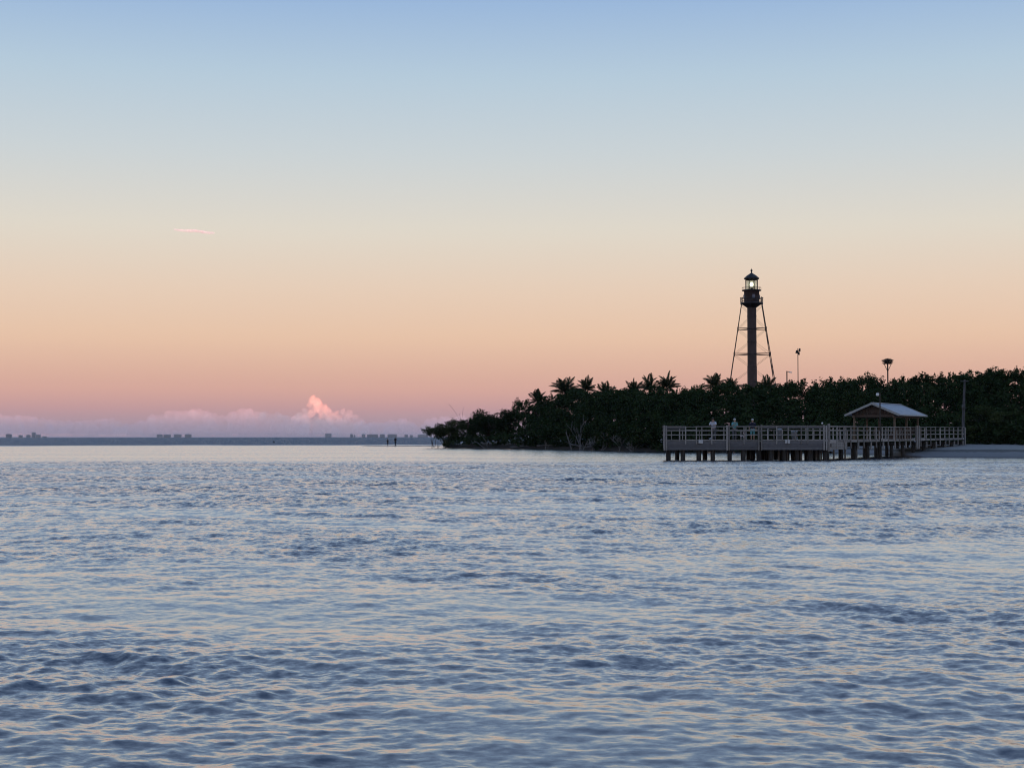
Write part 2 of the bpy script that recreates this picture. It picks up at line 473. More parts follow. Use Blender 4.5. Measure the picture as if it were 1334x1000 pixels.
# big corner posts
for px in (865.2, 867.8, 946.8, 949.4, 988.0, 991.6, 1073.0, 1076.2):
    beam('post', (fx(px), PY - 0.06, 0.8), (fx(px), PY - 0.06, 2.82 + rp.uniform(-.03, .04)), 0.125, 0.125, M['wood'], pier)
# railing of the front face: (from, to, top height, thick cap)
runs = [(863, 893, 2.74, True), (893, 906, 2.45, False), (906, 946, 2.74, False), (949.5, 988, 2.74, False), (992, 1072.5, 2.78, True)]
for a, b, zt, thick in runs:
    A, B = fx(a), fx(b)
    beam('top_rail', (A, PY - 0.02, zt), (B, PY - 0.02, zt), 0.16, 0.05, M['wood'], pier)
    if thick:
        beam('rail_board', (A, PY - 0.03, zt - 0.125), (B, PY - 0.03, zt - 0.125), 0.04, 0.15, M['fascia'], pier)
    for zr in (2.42, 2.05, 1.64):
        if zr > zt - 0.05: continue
        beam('rail', (A, PY, zr), (B, PY, zr), 0.045, 0.075, M['wood'], pier)
for px in (874.5, 885.0, 889, 893, 907, 911, 927, 965, 969, 999.5, 1008, 1011.5, 1019, 1026.5, 1036, 1043.5, 1052, 1060, 1068):
    full = px in (893, 907, 927, 969, 1011.5, 1026.5, 1043.5, 1052)
    beam('post' if full else 'baluster', (fx(px), PY - 0.055, 1.3 if full else 1.62), (fx(px), PY - 0.055, 2.72 if full else 2.46), 0.085 if full else 0.06, 0.07, M['wood'], pier)
# railing of the left side and the back
for zr, h in ((2.74, 0.05), (2.40, 0.07)):
    beam('rail', (x0 - 0.02, PY, zr), (X_(864, BY), BY, zr), 0.05 if h > .06 else .15, h, M['wood'], pier)
    beam('rail', (X_(864, BY), BY, zr), (x1 - 4.0, BY, zr), 0.05 if h > .06 else .15, h, M['wood'], pier)
for Yb in np.arange(PY + 1.7, BY, 1.7):
    beam('post', (X_(864.5, Yb), Yb, 1.0), (X_(864.5, Yb), Yb, 2.72), 0.1, 0.1, M['wood'], pier)
for x in np.arange(x0 + 1.9, x1 - 3.6, 1.87):
    beam('post', (x, BY + 0.06, 1.0), (x, BY + 0.06, 2.72), 0.1, 0.1, M['wood'], pier)

# walkway from the head back to the beach
W0 = Vector((25.62, 125.0, 0)); W1 = Vector((48.9, 166.3, 0))
WD = (W1 - W0).normalized(); WN = Vector((-WD.y, WD.x, 0))
WL = (W1 - W0).length; WW = 4.2
def wp(s, q, z):
    p = W0 + WD * s + WN * q
    return Vector((p.x, p.y, z))
def rise(s): return 0.12 * max(0, (s - 12) / 35)     # the walkway climbs a little towards the beach
beam('deck', wp(5.0, WW / 2, DECKZ - 0.04), wp(WL, WW / 2, DECKZ - 0.04 + 0.1), WW - 0.1, 0.06, M['deck'], pier)
beam('deck', wp(0.3, WW / 2 - 0.2, DECKZ - 0.045), wp(5.0, WW / 2, DECKZ - 0.045), WW - 0.5, 0.06, M['deck'], pier)
for r_ in range(3):
    zc = 0.94 + r_ * 0.232
    beam('fascia_board', wp(0.35, 0, zc), wp(5.2, 0, zc), 0.045, 0.222, M['palepile'], pier)  # paler colour stands in for the light on this turned face
for q in (0.0, WW):
    s = 0.4 if q == 0 else 5.0
    seg = 1.9
    while s < WL - 0.5:
        e = min(s + seg, WL)
        h0, h1 = rise(s), rise(e)
        beam('top_rail', wp(s, q, RAILZ + h0), wp(e, q, RAILZ + h1), 0.16, 0.05, M['wood'], pier)
        for zr in ((2.43, 2.06) if q == 0 else (2.43,)):
            beam('rail', wp(s, q, zr + h0), wp(e, q, zr + h1), 0.045, 0.07, M['wood'], pier)
        beam('rim_board', wp(s, q, 1.54 + h0), wp(e, q, 1.54 + h1), 0.05, 0.2, M['wood'], pier)
        long_ = q == 0 and (int(round((s - 0.4) / 1.9)) % 2 == 0)
        beam('post', wp(e, q - 0.055, (0.9 if long_ else 1.45) + h1), wp(e, q - 0.055, RAILZ - 0.03 + h1), 0.095, 0.095, M['wood'], pier, WN)
        if q == 0 and s < 24:
            mid = (s + e) / 2
            if rp.random() < 0.5:
                beam('baluster', wp(mid, q - 0.05, 1.6), wp(mid, q - 0.05, 2.46), 0.07, 0.07, M['wood'], pier, WN)
        s = e
for s in np.arange(0.6, WL - 1, 3.8):
    for q in (0.25, WW - 0.3):
        zb = -1.2 if s < 24 else -0.3
        p = wp(s, q, zb); rod('pile', p, (p.x, p.y, 1.1), 0.36, M['pile'], pier, 12)
    beam('beam', wp(s, -0.1, 1.2), wp(s, WW + 0.1, 1.2), 0.2, 0.28, M['pile'], pier)
    if s > 4:
        beam('pile_block', wp(s, -0.07, 0.82), wp(s, -0.07, 1.42), 0.24, 0.1, M['palepile'], pier, WN)
for s in (1.9, 3.2, 5.0, 6.6, 9.8, 13.2):
    p = wp(s, 1.6, -1.0); rod('brace_pile', p, (p.x, p.y, 1.3), 0.16, M['palepile'], pier, 8)
for s in (0.0, 27.2, 27.9):
    beam('post', wp(s + 0.1, -0.08, 0.7), wp(s + 0.1, -0.08, 2.95), 0.17, 0.17, M['wood'], pier, WN)

# ------------------------------------------------------------------ pavilion on the walkway
S0, S1 = 20.0, 28.2
def pp(s, q, z): return wp(s, q, z)
pav = tag(empty('pavilion', pp(24, 2, DECKZ)), 'open timber pavilion with pale metal gable roof on the pier', 'pavilion')
QA, QB = 0.05, 3.85            # post rows
EZ, RZ = 3.92, 5.02
for q in (QA, QB):
    for s in (S0, (S0 + S1) / 2, S1):
        beam('post', pp(s, q, 1.55), pp(s, q, EZ - 0.02), 0.17, 0.17, M['pavpost'], pav, WN)
    beam('eave_beam', pp(S0 - 0.5, q, EZ - 0.14), pp(S1 + 0.5, q, EZ - 0.14), 0.12, 0.24, M['pavpost'], pav)
qc = (QA + QB) / 2; OV = 0.68
for s in (S0, S1):
    beam('tie_beam', pp(s, QA, EZ - 0.1), pp(s, QB, EZ - 0.1), 0.14, 0.2, M['brown'], pav)
    # boarded gable: vertical boards cut to the slope
    nb = 14
    for k in range(nb):
        q0 = QA - 0.2 + (QB - QA + 0.4) * k / nb; q1 = QA - 0.2 + (QB - QA + 0.4) * (k + 1) / nb - 0.012
        top = lambda q: EZ - 0.02 + (RZ - EZ) * (1 - abs(q - qc) / (qc - QA + OV)) - 0.06
        b0, b1 = EZ - 0.02, EZ - 0.02
        t0, t1 = max(top(q0), b0 + .02), max(top(q1), b0 + .02)
        P = [pp(s - 0.03, q0, b0), pp(s - 0.03, q1, b1), pp(s - 0.03, q1, t1), pp(s - 0.03, q0, t0)]
        P += [p + WD * 0.03 for p in P]
        o0 = Vector(pav.location)
        me = from_np('gable_board', [tuple(p - o0) for p in P], [(0, 1, 2, 3), (7, 6, 5, 4), (0, 4, 5, 1), (1, 5, 6, 2), (2, 6, 7, 3), (3, 7, 4, 0)])
        link('gable_board', me, M['brown'], pav)
# roof: metal panels on each slope, one by one
SA, SB = S0 - 0.75, S1 + 0.95
npan = 13
for side in (-1, 1):
    qe = QA - OV if side < 0 else QB + OV
    for k in range(npan):
        s0 = SA + (SB - SA) * k / npan; s1 = SA + (SB - SA) * (k + 1) / npan - 0.02
        P = [pp(s0, qe, EZ), pp(s1, qe, EZ), pp(s1, qc, RZ), pp(s0, qc, RZ)]
        up = (P[1] - P[0]).cross(P[3] - P[0]).normalized()
        if up.z < 0: up = -up
        lo = [p - up * 0.05 for p in P]
        rib = []
        o0 = Vector(pav.location)
        V = [tuple(p - o0) for p in lo + P]
        me = from_np('roof_panel', V, [(3, 2, 1, 0), (4, 5, 6, 7), (0, 1, 5, 4), (1, 2, 6, 5), (2, 3, 7, 6), (3, 0, 4, 7)])
        link('roof_panel', me, M['roofmetal'], pav)
        beam('seam', P[0] + up * 0.015, P[3] + up * 0.015, 0.03, 0.04, M['roofmetal'], pav, up)
    for s in (SA - 0.03, SB + 0.03):
        beam('barge_board', pp(s, qe, EZ - 0.05), pp(s, qc, RZ - 0.05), 0.05, 0.2, M['roofedge'], pav)
    beam('gutter', pp(SA, qe + 0.02 * side, EZ - 0.05), pp(SB, qe + 0.02 * side, EZ - 0.05), 0.07, 0.1, M['roofedge'], pav)
beam('ridge_cap', pp(SA, qc, RZ + 0.03), pp(SB, qc, RZ + 0.03), 0.22, 0.05, M['roofmetal'], pav)

# brown slatted bench along the rail under the roof
def bench(s0, s1, q, label):
    o = tag(empty('bench', pp((s0 + s1) / 2, q, DECKZ + 0.03)), label, 'bench')
    n = max(6, int((s1 - s0) / 0.42))
    for k in range(n + 1):
        s = s0 + (s1 - s0) * k / n
        beam('back_slat', pp(s, q - 0.12, DECKZ + 0.5), pp(s, q - 0.22, DECKZ + 1.16), 0.2, 0.04, M['brown'], o, WN)
    beam('back_rail', pp(s0, q - 0.24, DECKZ + 1.18), pp(s1, q - 0.24, DECKZ + 1.18), 0.06, 0.1, M['brown'], o)
    for k in range(3):
        beam('seat_plank', pp(s0, q + 0.02 + k * 0.15, DECKZ + 0.48), pp(s1, q + 0.02 + k * 0.15, DECKZ + 0.48), 0.135, 0.045, M['brown'], o)
    for s in np.linspace(s0 + 0.2, s1 - 0.2, 4):
        beam('leg', pp(s, q + 0.15, DECKZ), pp(s, q + 0.15, DECKZ + 0.455), 0.08, 0.3, M['brown'], o, WN)
bench(S0 + 0.25, (S0 + S1) / 2 - 0.2, 0.52, 'brown slatted bench by the rail under the pavilion, nearer the lamp post')
bench((S0 + S1) / 2 + 0.25, S1 - 0.25, 0.52, 'brown slatted bench under the pavilion, nearer the beach')

# ------------------------------------------------------------------ lamps, poles, signs, bins
def ico_mesh(name, rad, m, sub=2, squash=1.0):
    bm = bmesh.new(); bmesh.ops.create_icosphere(bm, subdivisions=sub, radius=rad)
    for v in bm.verts: v.co.z *= squash
    me = bpy.data.meshes.new(name); bm.to_mesh(me); bm.free()
    for p in me.polygons: p.use_smooth = True
    me.materials.append(m); return me
def T(p): return Matrix.Translation(Vector(p))

LY = 138.0; lx = X_(1146.5, LY)
lamp = tag(empty('lamp_post', (lx, LY, -0.6)), 'thin black lamp post with white globe in front of the pavilion roof', 'lamp post')
rod('pole', (lx, LY, -0.6), (lx, LY, Z_(511.5, LY)), 0.13, M['blackpole'], lamp, 10, 0.8)
gz = Z_(513.5, LY)
beam('arm', (lx, LY, gz + 0.12), (X_(1143.4, LY), LY - 0.02, gz + 0.14), 0.05, 0.05, M['blackpole'], lamp)
gx = X_(1143.4, LY)
link('globe', ico_mesh('globe', 0.15, M['globe'], 2, 1.15), None, lamp, T((gx, LY, gz - 0.05)))
link('lamp_cap', lathe_mesh('lamp_cap', [(0.02, 0.16), (0.07, 0.12), (0.1, 0.08), (0.0, 0.07)], 10), M['blackpole'], lamp, T((gx, LY, gz)))

UY = 166.0
up_ = tag(empty('utility_pole', (X_(1254.5, UY), UY, 0.9)), 'grey weathered utility pole rising at the beach end of the pier', 'utility pole')
link('pole', tube_mesh('utility_pole_shaft', [[((0, 0, -0.4), 0.15), ((0.02, 0, 3), 0.145), ((0.1, 0, 4.2), 0.15), ((0.13, 0, 5.2), 0.12), ((0.24, 0, Z_(495, UY) - 0.9), 0.1)]], 10), M['greypole'], up_, T(up_.location))
beam('cross_arm', (X_(1254.5, UY) - 0.25, UY - 0.1, Z_(497, UY)), (X_(1254.5, UY) + 0.65, UY - 0.1, Z_(497, UY)), 0.09, 0.1, M['greypole'], up_)
rod('transformer', (X_(1254.5, UY) - 0.02, UY - 0.2, Z_(533, UY)), (X_(1254.5, UY) - 0.02, UY - 0.2, Z_(528, UY)), 0.3, M['greypole'], up_, 10)

PYL = 285.0
fl = tag(empty('floodlight_pole', (X_(1040, PYL), PYL, 0.8)), 'slender floodlight pole standing right of the lighthouse above the trees', 'lamp post')
fxp = X_(1040, PYL)
rod('pole', (fxp, PYL, 0.8), (fxp, PYL, Z_(454, PYL)), 0.2, M['darkiron'], fl, 8, 0.7)
beam('bracket', (fxp - 0.3, PYL, Z_(459, PYL)), (fxp + 0.3, PYL, Z_(459, PYL)), 0.08, 0.08, M['darkiron'], fl)
for dx, py in ((-0.28, 458.5), (0.28, 456.0), (0.12, 460.5)):
    rod('lamp_head', (fxp + dx, PYL - 0.1, Z_(py + 2, PYL)), (fxp + dx + 0.05, PYL - 0.15, Z_(py - 2, PYL)), 0.42, M['darkiron'], fl, 8, 0.7)
sl = tag(empty('street_lamp', (X_(1025.5, PYL), PYL, 0.8)), 'short street lamp with a side arm just above the treetops', 'lamp post')
sx_ = X_(1025.5, PYL)
rod('pole', (sx_, PYL, 0.8), (sx_, PYL, Z_(483.5, PYL)), 0.26, M['darkiron'], sl, 8, 0.8)
beam('arm', (sx_, PYL, Z_(484.2, PYL)), (X_(1029, PYL), PYL, Z_(484.5, PYL)), 0.1, 0.12, M['darkiron'], sl)
beam('lamp_head', (X_(1028, PYL), PYL, Z_(485, PYL)), (X_(1032, PYL), PYL, Z_(485.4, PYL)), 0.3, 0.18, M['globe'], sl)

# osprey nest on its platform pole
NYd = 215.0; nx = X_(1157, NYd)
ne = tag(empty('nest_platform', (nx, NYd, 0.8)), 'bird nest of sticks on a platform pole above the treetops', 'nest')
rod('pole', (nx, NYd, 0.8), (nx, NYd, Z_(474.5, NYd)), 0.19, M['nest'], ne, 8)
zt = Z_(474, NYd)
beam('platform', (nx - 0.55, NYd, zt), (nx + 0.55, NYd, zt), 1.1, 0.1, M['nest'], ne)
for sx in (-1, 1):
    beam('strut', (nx, NYd, zt - 1.1), (nx + sx * 0.5, NYd, zt - 0.04), 0.07, 0.07, M['nest'], ne)
rs = random.Random(4)
paths = []
for k in range(220):
    an = rs.uniform(0, 6.28); rad = rs.uniform(0.15, 0.75); z = rs.uniform(0, 0.62) * (1.05 - rad * rad)
    c = Vector((math.cos(an) * rad, math.sin(an) * rad, z + 0.1 * (rad > .5)))
    d = Vector((-math.sin(an) + rs.uniform(-.7, .7), math.cos(an) + rs.uniform(-.7, .7), rs.uniform(-.35, .45))).normalized() * rs.uniform(0.2, 0.42)
    paths.append([(c - d, 0.022), (c + d, 0.014)])
link('nest', tube_mesh('nest', paths, 4), M['nest'], ne, T((nx, NYd, zt + 0.05)))

def sign(px, label, w):
    x = fx(px); z = Z_(575.2, PY)
    o = tag(empty('notice_sign', (x, PY - 0.13, z - 0.15)), label, 'sign')
    beam('board', (x - w / 2, PY - 0.14, z), (x + w / 2, PY - 0.14, z), 0.02, 0.3, M['sign'], o)
    for sx in (-1, 1):
        beam('bracket', (x + sx * w * 0.3, PY - 0.105, z - 0.12), (x + sx * w * 0.3, PY - 0.105, z + 0.12), 0.04, 0.05, M['fascia'], o)
sign(912.5, 'small white notice board on the pier face, below the person in pale blue', 0.36)
sign(1023.5, 'left of two tiny white notice boards side by side on the pier face', 0.17)
sign(1027.0, 'right of two tiny white notice boards side by side on the pier face', 0.2)

px_ = fx(1071)
sf = tag(empty('dock_light', (px_, PY - 0.02, 2.80)), 'small white light on top of the rail at the pier corner', 'lamp')
rod('stem', (px_, PY - 0.02, 2.80), (px_, PY - 0.02, 2.9), 0.05, M['blackpole'], sf)
link('globe', ico_mesh('dock_globe', 0.075, M['globe'], 1, 1.3), None, sf, T((px_, PY - 0.02, 2.98)))

def bin_(px, Y, label, h=0.9):
    x = X_(px, Y)
    o = tag(empty('litter_bin', (x, Y, DECKZ)), label, 'bin')
    link('body', lathe_mesh('bin_body', [(0.0, 0.02), (0.2, 0.02), (0.25, h * 0.8), (0.27, h * 0.82), (0.0, h * 0.82)], 14), M['bin'], o, T((x, Y, DECKZ)))
    link('lid', lathe_mesh('bin_lid', [(0.28, h * 0.82), (0.27, h * 0.9), (0.12, h), (0.0, h * 1.01)], 14), M['bin'], o, T((x, Y, DECKZ)))
bin_(1034.5, 127.0, 'grey litter bin behind the pier rail, right of the twin notice boards')
bin_(1015.5, 126.4, 'pale grey litter bin behind the pier rail, left of the twin notice boards', 1.0)

# ------------------------------------------------------------------ lighthouse
LHY = 276.0; LHX = X_(980.2, LHY); PXM = LHY / F
def lz(py): return Z_(py, LHY)
lh = tag(empty('lighthouse', (LHX, LHY, 0.9), -math.atan(LHX / LHY) + R(0.6)), 'tall brown iron skeleton lighthouse with lit lantern above the trees', 'lighthouse')
LM = wmat(lh)
def lp(x, y, z): return LM @ Vector((x, y, z - 0.9))
def part(name, me, m, parent=None):
    return link(name, me, m, parent or lh)
def shift(prof): return [(r, z - 0.9) for r, z in prof]
sc_ = PXM
part('stair_cylinder', lathe_mesh('stair_cylinder', shift([(6.3 * sc_, 0.9), (6.3 * sc_, lz(480)), (6.0 * sc_, lz(476)), (5.9 * sc_, lz(397))]), 24, True), M['iron'])
for py in (412, 428.5, 445, 461.5, 478):
    part('cylinder_band', lathe_mesh('cylinder_band', shift([(6.0 * sc_, lz(py) - .08), (6.35 * sc_, lz(py) - .08), (6.35 * sc_, lz(py) + .08), (6.0 * sc_, lz(py) + .08)]), 24), M['iron'])
def legpos(py, sx, sy):
    h = (13.3 + (py - 397) * 0.151) * PXM
    return lp(sx * h, sy * h, lz(py))
PB = HY + (CAMH - 0.9) * F / LHY
levels = [397, 428.5, 461.5, 502, 535, PB]
for sx in (-1, 1):
    for sy in (-1, 1):
        rod('leg', legpos(PB, sx, sy), legpos(396, sx, sy), 0.155, M['iron'], lh, 8, 0.85)
        for py in levels[1:-1]:
            p = legpos(py, sx, sy); rod('joint_collar', p - Vector((0, 0, .25)), p + Vector((0, 0, .2)), 0.24, M['iron'], lh, 8)
        p = legpos(PB, sx, sy); rod('footing', p - Vector((0, 0, .3)), p + Vector((0, 0, .35)), 1.1, M['palepile'], lh, 12, 0.8)
cor = [(-1, -1), (1, -1), (1, 1), (-1, 1)]
for i in range(4):
    c0, c1 = cor[i], cor[(i + 1) % 4]
    for py in levels[1:-1]:
        rod('strut', legpos(py, *c0), legpos(py, *c1), 0.11, M['iron'], lh, 6)
    for a, b in zip(levels[:-1], levels[1:]):
        rod('brace', legpos(a + 1, *c0), legpos(b, *c1), 0.042, M['iron'], lh, 5)
        rod('brace', legpos(a + 1, *c1), legpos(b, *c0), 0.042, M['iron'], lh, 5)
for c in cor:
    for py in levels[1:-1]:
        rod('radial_strut', lp(c[0] * 0.5, c[1] * 0.5, lz(py)), legpos(py, *c), 0.08, M['iron'], lh, 6)
# gallery
def ring(r0, r1, py0, py1, name, m, par=None, n=24):
    return part(name, lathe_mesh(name, shift([(r0 * sc_, lz(py1)), (r1 * sc_, lz(py1)), (r1 * sc_, lz(py0)), (r0 * sc_, lz(py0)), (r0 * sc_, lz(py1))]), n), m, par)
gal = ring(5.5, 14.8, 394.0, 396.4, 'gallery', M['darkiron'])
part('gallery_bracket', lathe_mesh('gallery_bracket', shift([(6.0 * sc_, lz(401)), (12.6 * sc_, lz(396.3))]), 24), M['darkiron'], gal)
for k in range(12):
    an = 2 * math.pi * (k + 0.0) / 12
    a = Vector((math.cos(an) * 14.3 * sc_, math.sin(an) * 14.3 * sc_, 0))
    rod('rail_post', lp(a.x, a.y, lz(394.2)), lp(a.x, a.y, lz(387.6)), 0.13, M['darkiron'], gal, 6)
    link('finial_ball', ico_mesh('finial_ball', 0.13, M['darkiron'], 1), None, gal, T(lp(a.x, a.y, lz(388.0))))
for py in (388.6, 390.6, 392.6):
    part('rail_ring', lathe_mesh('rail_ring', shift([(14.1 * sc_, lz(py) - .035), (14.5 * sc_, lz(py) - .035), (14.5 * sc_, lz(py) + .035), (14.1 * sc_, lz(py) + .035), (14.1 * sc_, lz(py) - .035)]), 24), M['darkiron'], gal)
wr = part('watch_room', lathe_mesh('watch_room', shift([(10.2 * sc_, lz(394)), (10.2 * sc_, lz(379.5)), (10.7 * sc_, lz(379.2)), (10.7 * sc_, lz(378.4)), (0.1, lz(378.4))]), 12), M['iron'])
for k in range(4):
    an = k * math.pi / 2 + R(-76)
    o = Vector((math.cos(an) * 10.0 * sc_, math.sin(an) * 10.0 * sc_, 0))
    beam('window', lp(o.x, o.y, lz(389)), lp(o.x, o.y, lz(384)), 0.5, 0.16, M['bldgdark'], wr, Vector((math.cos(an), math.sin(an), 0)))
ug = ring(8.0, 12.6, 377.6, 378.8, 'upper_gallery', M['darkiron'])
for k in range(10):
    an = 2 * math.pi * k / 10
    a = Vector((math.cos(an) * 12.2 * sc_, math.sin(an) * 12.2 * sc_, 0))
    rod('rail_post', lp(a.x, a.y, lz(378)), lp(a.x, a.y, lz(374.4)), 0.045, M['darkiron'], ug, 5)
part('rail_ring', lathe_mesh('upper_rail_ring', shift([(12.05 * sc_, lz(374.6)), (12.35 * sc_, lz(374.6)), (12.35 * sc_, lz(374.3)), (12.05 * sc_, lz(374.3))]), 20), M['darkiron'], ug)
# lantern: glass panes between mullions, roof above
mg, ng, lg, og = new_mat('lantern_glass')
tr = ng.new('ShaderNodeBsdfTransparent'); tr.inputs['Color'].default_value = rgb(0.93, 0.95, 0.93)
gl = ng.new('ShaderNodeBsdfGlossy'); gl.inputs['Roughness'].default_value = 0.05
mxs = ng.new('ShaderNodeMixShader'); mxs.inputs[0].default_value = 0.1
lg.new(tr.outputs[0], mxs.inputs[1]); lg.new(gl.outputs[0], mxs.inputs[2]); lg.new(mxs.outputs[0], og.inputs['Surface'])
lan = ring(7.2, 8.8, 377.0, 377.7, 'lantern_frame', M['darkiron'], None, 8)
ring(7.2, 8.8, 363.4, 364.6, 'frame_ring', M['darkiron'], lan, 8)
for k in range(8):
    an = 2 * math.pi * k / 8 + math.pi / 8
    a = Vector((math.cos(an), math.sin(an), 0)) * 8.2 * sc_
    b = Vector((math.cos(an + math.pi / 4), math.sin(an + math.pi / 4), 0)) * 8.2 * sc_
    rod('mullion', lp(a.x, a.y, lz(377.4)), lp(a.x, a.y, lz(363.6)), 0.15, M['darkiron'], lan, 6)
    a2 = a.lerp(b, 0.06); b2 = a.lerp(b, 0.94)
    zb, zt2 = lz(377) - .9, lz(364.4) - .9
    n_ = (a + b).normalized() * 0.02
    Vv = [(a2.x, a2.y, zb), (b2.x, b2.y, zb), (b2.x, b2.y, zt2), (a2.x, a2.y, zt2)]
    Vv += [(v[0] - n_.x, v[1] - n_.y, v[2]) for v in Vv]
    part('pane', from_np('pane', Vv, [(0, 1, 2, 3), (7, 6, 5, 4), (0, 4, 5, 1), (1, 5, 6, 2), (2, 6, 7, 3), (3, 7, 4, 0)]), mg, lan)
# lens: a clear drum with the burning lamp inside
part('lens_pedestal', lathe_mesh('lens_pedestal', shift([(2.2 * sc_, lz(377.6)), (1.6 * sc_, lz(376)), (1.6 * sc_, lz(374.5)), (2.4 * sc_, lz(374)), (0, lz(373.8))]), 12), M['darkiron'], lan)
me_, ne_, le_, oe_ = new_mat('burning_lamp')
em = ne_.new('ShaderNodeEmission'); em.inputs['Color'].default_value = rgb(1.0, 0.93, 0.74); em.inputs['Strength'].default_value = 4.0
le_.new(em.outputs[0], oe_.inputs['Surface'])
part('lamp', lathe_mesh('lamp', shift([(0, lz(373.6)), (1.9 * sc_, lz(372.8)), (2.6 * sc_, lz(370.6)), (2.2 * sc_, lz(368.6)), (1.2 * sc_, lz(367.4)), (0, lz(367.2))]), 14, True), me_, lan)
ml, nl, ll, ol = new_mat('lens_glass')
t1 = nl.new('ShaderNodeBsdfTransparent'); t1.inputs['Color'].default_value = rgb(0.86, 0.87, 0.8)
t2 = nl.new('ShaderNodeBsdfTranslucent'); t2.inputs['Color'].default_value = rgb(0.8, 0.8, 0.72)
m3 = nl.new('ShaderNodeMixShader'); m3.inputs[0].default_value = 0.3
ll.new(t1.outputs[0], m3.inputs[1]); ll.new(t2.outputs[0], m3.inputs[2]); ll.new(m3.outputs[0], ol.inputs['Surface'])
part('lens', lathe_mesh('lens', shift([(3.0 * sc_, lz(375)), (4.6 * sc_, lz(372.8)), (5.0 * sc_, lz(370.5)), (4.6 * sc_, lz(368)), (3.0 * sc_, lz(365.6))]), 16, True), ml, lan)
rf = part('roof', lathe_mesh('roof', shift([(7.0 * sc_, lz(363.8)), (10.2 * sc_, lz(363.4)), (10.4 * sc_, lz(362.4)), (6.0 * sc_, lz(358.6)), (1.6 * sc_, lz(355.8)), (1.0 * sc_, lz(355.0))]), 10), M['darkiron'])
part('finial', lathe_mesh('finial', shift([(1.0 * sc_, lz(355.4)), (0.6 * sc_, lz(354.6)), (0.9 * sc_, lz(353.4)), (1.5 * sc_, lz(352.4)), (1.3 * sc_, lz(351.3)), (0.35 * sc_, lz(350.8)), (0.15 * sc_, lz(349.0))]), 12, True), M['darkiron'], rf)

# ------------------------------------------------------------------ vegetation
def leaf_cloud(rng, clumps, per, size, flat=0.6):
    """leaf-sized quads scattered over clumps [(centre, radii)]; returns verts, faces"""
    VV, n = [], 0
    for c, rad in clumps:
        k = max(8, int(per * (rad[0] * rad[1] * rad[2]) ** (2 / 3)))
        d = rng.normal(size=(k, 3)); d /= np.linalg.norm(d, axis=1)[:, None]
        rr = rng.random((k, 1)) ** 0.45
        lump = 1 + 0.28 * np.sin(d[:, :1] * 5 + c[0] * 3) * np.sin(d[:, 2:3] * 6 + c[2] * 2)
        p = np.array(c) + d * rr * lump * np.array(rad)
        u = rng.normal(size=(k, 3)); u[:, 2] *= flat; u /= np.linalg.norm(u, axis=1)[:, None]
        w = np.cross(u, rng.normal(size=(k, 3))); w /= np.linalg.norm(w, axis=1)[:, None]
        s = size * rng.uniform(0.6, 1.35, (k, 1))
        a = u * s; b = w * s * 0.42
        quad = np.stack([p - a, p + b, p + a, p - b], 1)
        VV.append(quad.reshape(-1, 3)); n += k
    V = np.concatenate(VV)
    return V, np.arange(n * 4).reshape(n, 4)

def make_tree_variant(seed, H, W, sparse=1.0, low=0.3, size=0.17):
    """trunk + limbs (tubes) and crown (leaf quads) of a bushy coastal tree of height H, crown width W"""
    rng = np.random.default_rng(seed); rd = random.Random(seed)
    paths, clumps = [], []
    nst = rd.choice([2, 3, 3])
    for s in range(nst):
        an = rd.uniform(0, 6.28)
        base = Vector((math.cos(an) * 0.15, math.sin(an) * 0.15, -0.3))
        mid = Vector((math.cos(an) * W * 0.12, math.sin(an) * W * 0.12, H * 0.3))
        top = Vector((math.cos(an) * W * 0.2, math.sin(an) * W * 0.2, H * rd.uniform(0.62, 0.78)))
        r0 = 0.035 * H * 0.45
        paths.append([(base, r0), (base.lerp(mid, 0.5) + Vector((rd.uniform(-.1, .1), rd.uniform(-.1, .1), 0)), r0 * .85), (mid, r0 * 0.7), (top, r0 * 0.3)])
        for b in range(5):
            t = rd.uniform(0.15, 1.0); st = mid.lerp(top, t)
            a2 = an + rd.uniform(-1.8, 1.8); ln = W * rd.uniform(0.18, 0.42)
            en = st + Vector((math.cos(a2) * ln, math.sin(a2) * ln, H * rd.uniform(0.05, 0.24)))
            en.z = min(en.z, H * 0.9)
            paths.append([(st, r0 * 0.35), (st.lerp(en, .5) + Vector((0, 0, .08 * H * rd.uniform(-.5, 1))), r0 * 0.25), (en, r0 * 0.1)])
            rad = W * rd.uniform(0.11, 0.2)
            clumps.append(((en.x, en.y, en.z), (rad, rad, rad * rd.uniform(0.55, 0.85))))
            if rd.random() < 0.6:
                clumps.append(((en.x + rd.uniform(-.1, .1) * W, en.y + rd.uniform(-.1, .1) * W, max(H * low, en.z - H * rd.uniform(.08, .25))), (rad * .8, rad * .8, rad * .6)))
    for k in range(4):
        clumps.append(((rd.uniform(-.22, .22) * W, rd.uniform(-.22, .22) * W, H * rd.uniform(0.8, 0.93)), (W * rd.uniform(.09, .15),) * 2 + (H * rd.uniform(.05, .085),)))
    V, Fc = leaf_cloud(rng, clumps, 330 * sparse / size * 0.17, size)
    # stray twigs of leaves that roughen the outline
    V2, F2 = leaf_cloud(rng, [((c[0] + rd.uniform(-.12, .12) * W, c[1] + rd.uniform(-.12, .12) * W, min(H, c[2] + r[2] * rd.uniform(0.6, 1.1))), (r[0] * .35, r[1] * .35, r[2] * .5)) for c, r in clumps], 150 * sparse, size)
    F2 = F2 + len(V); V = np.concatenate([V, V2]); Fc = np.concatenate([Fc, F2])
    zmax = V[:, 2].max()
    return tube_mesh('trunk_mesh', paths, 6), from_np('crown_mesh', V, Fc), zmax

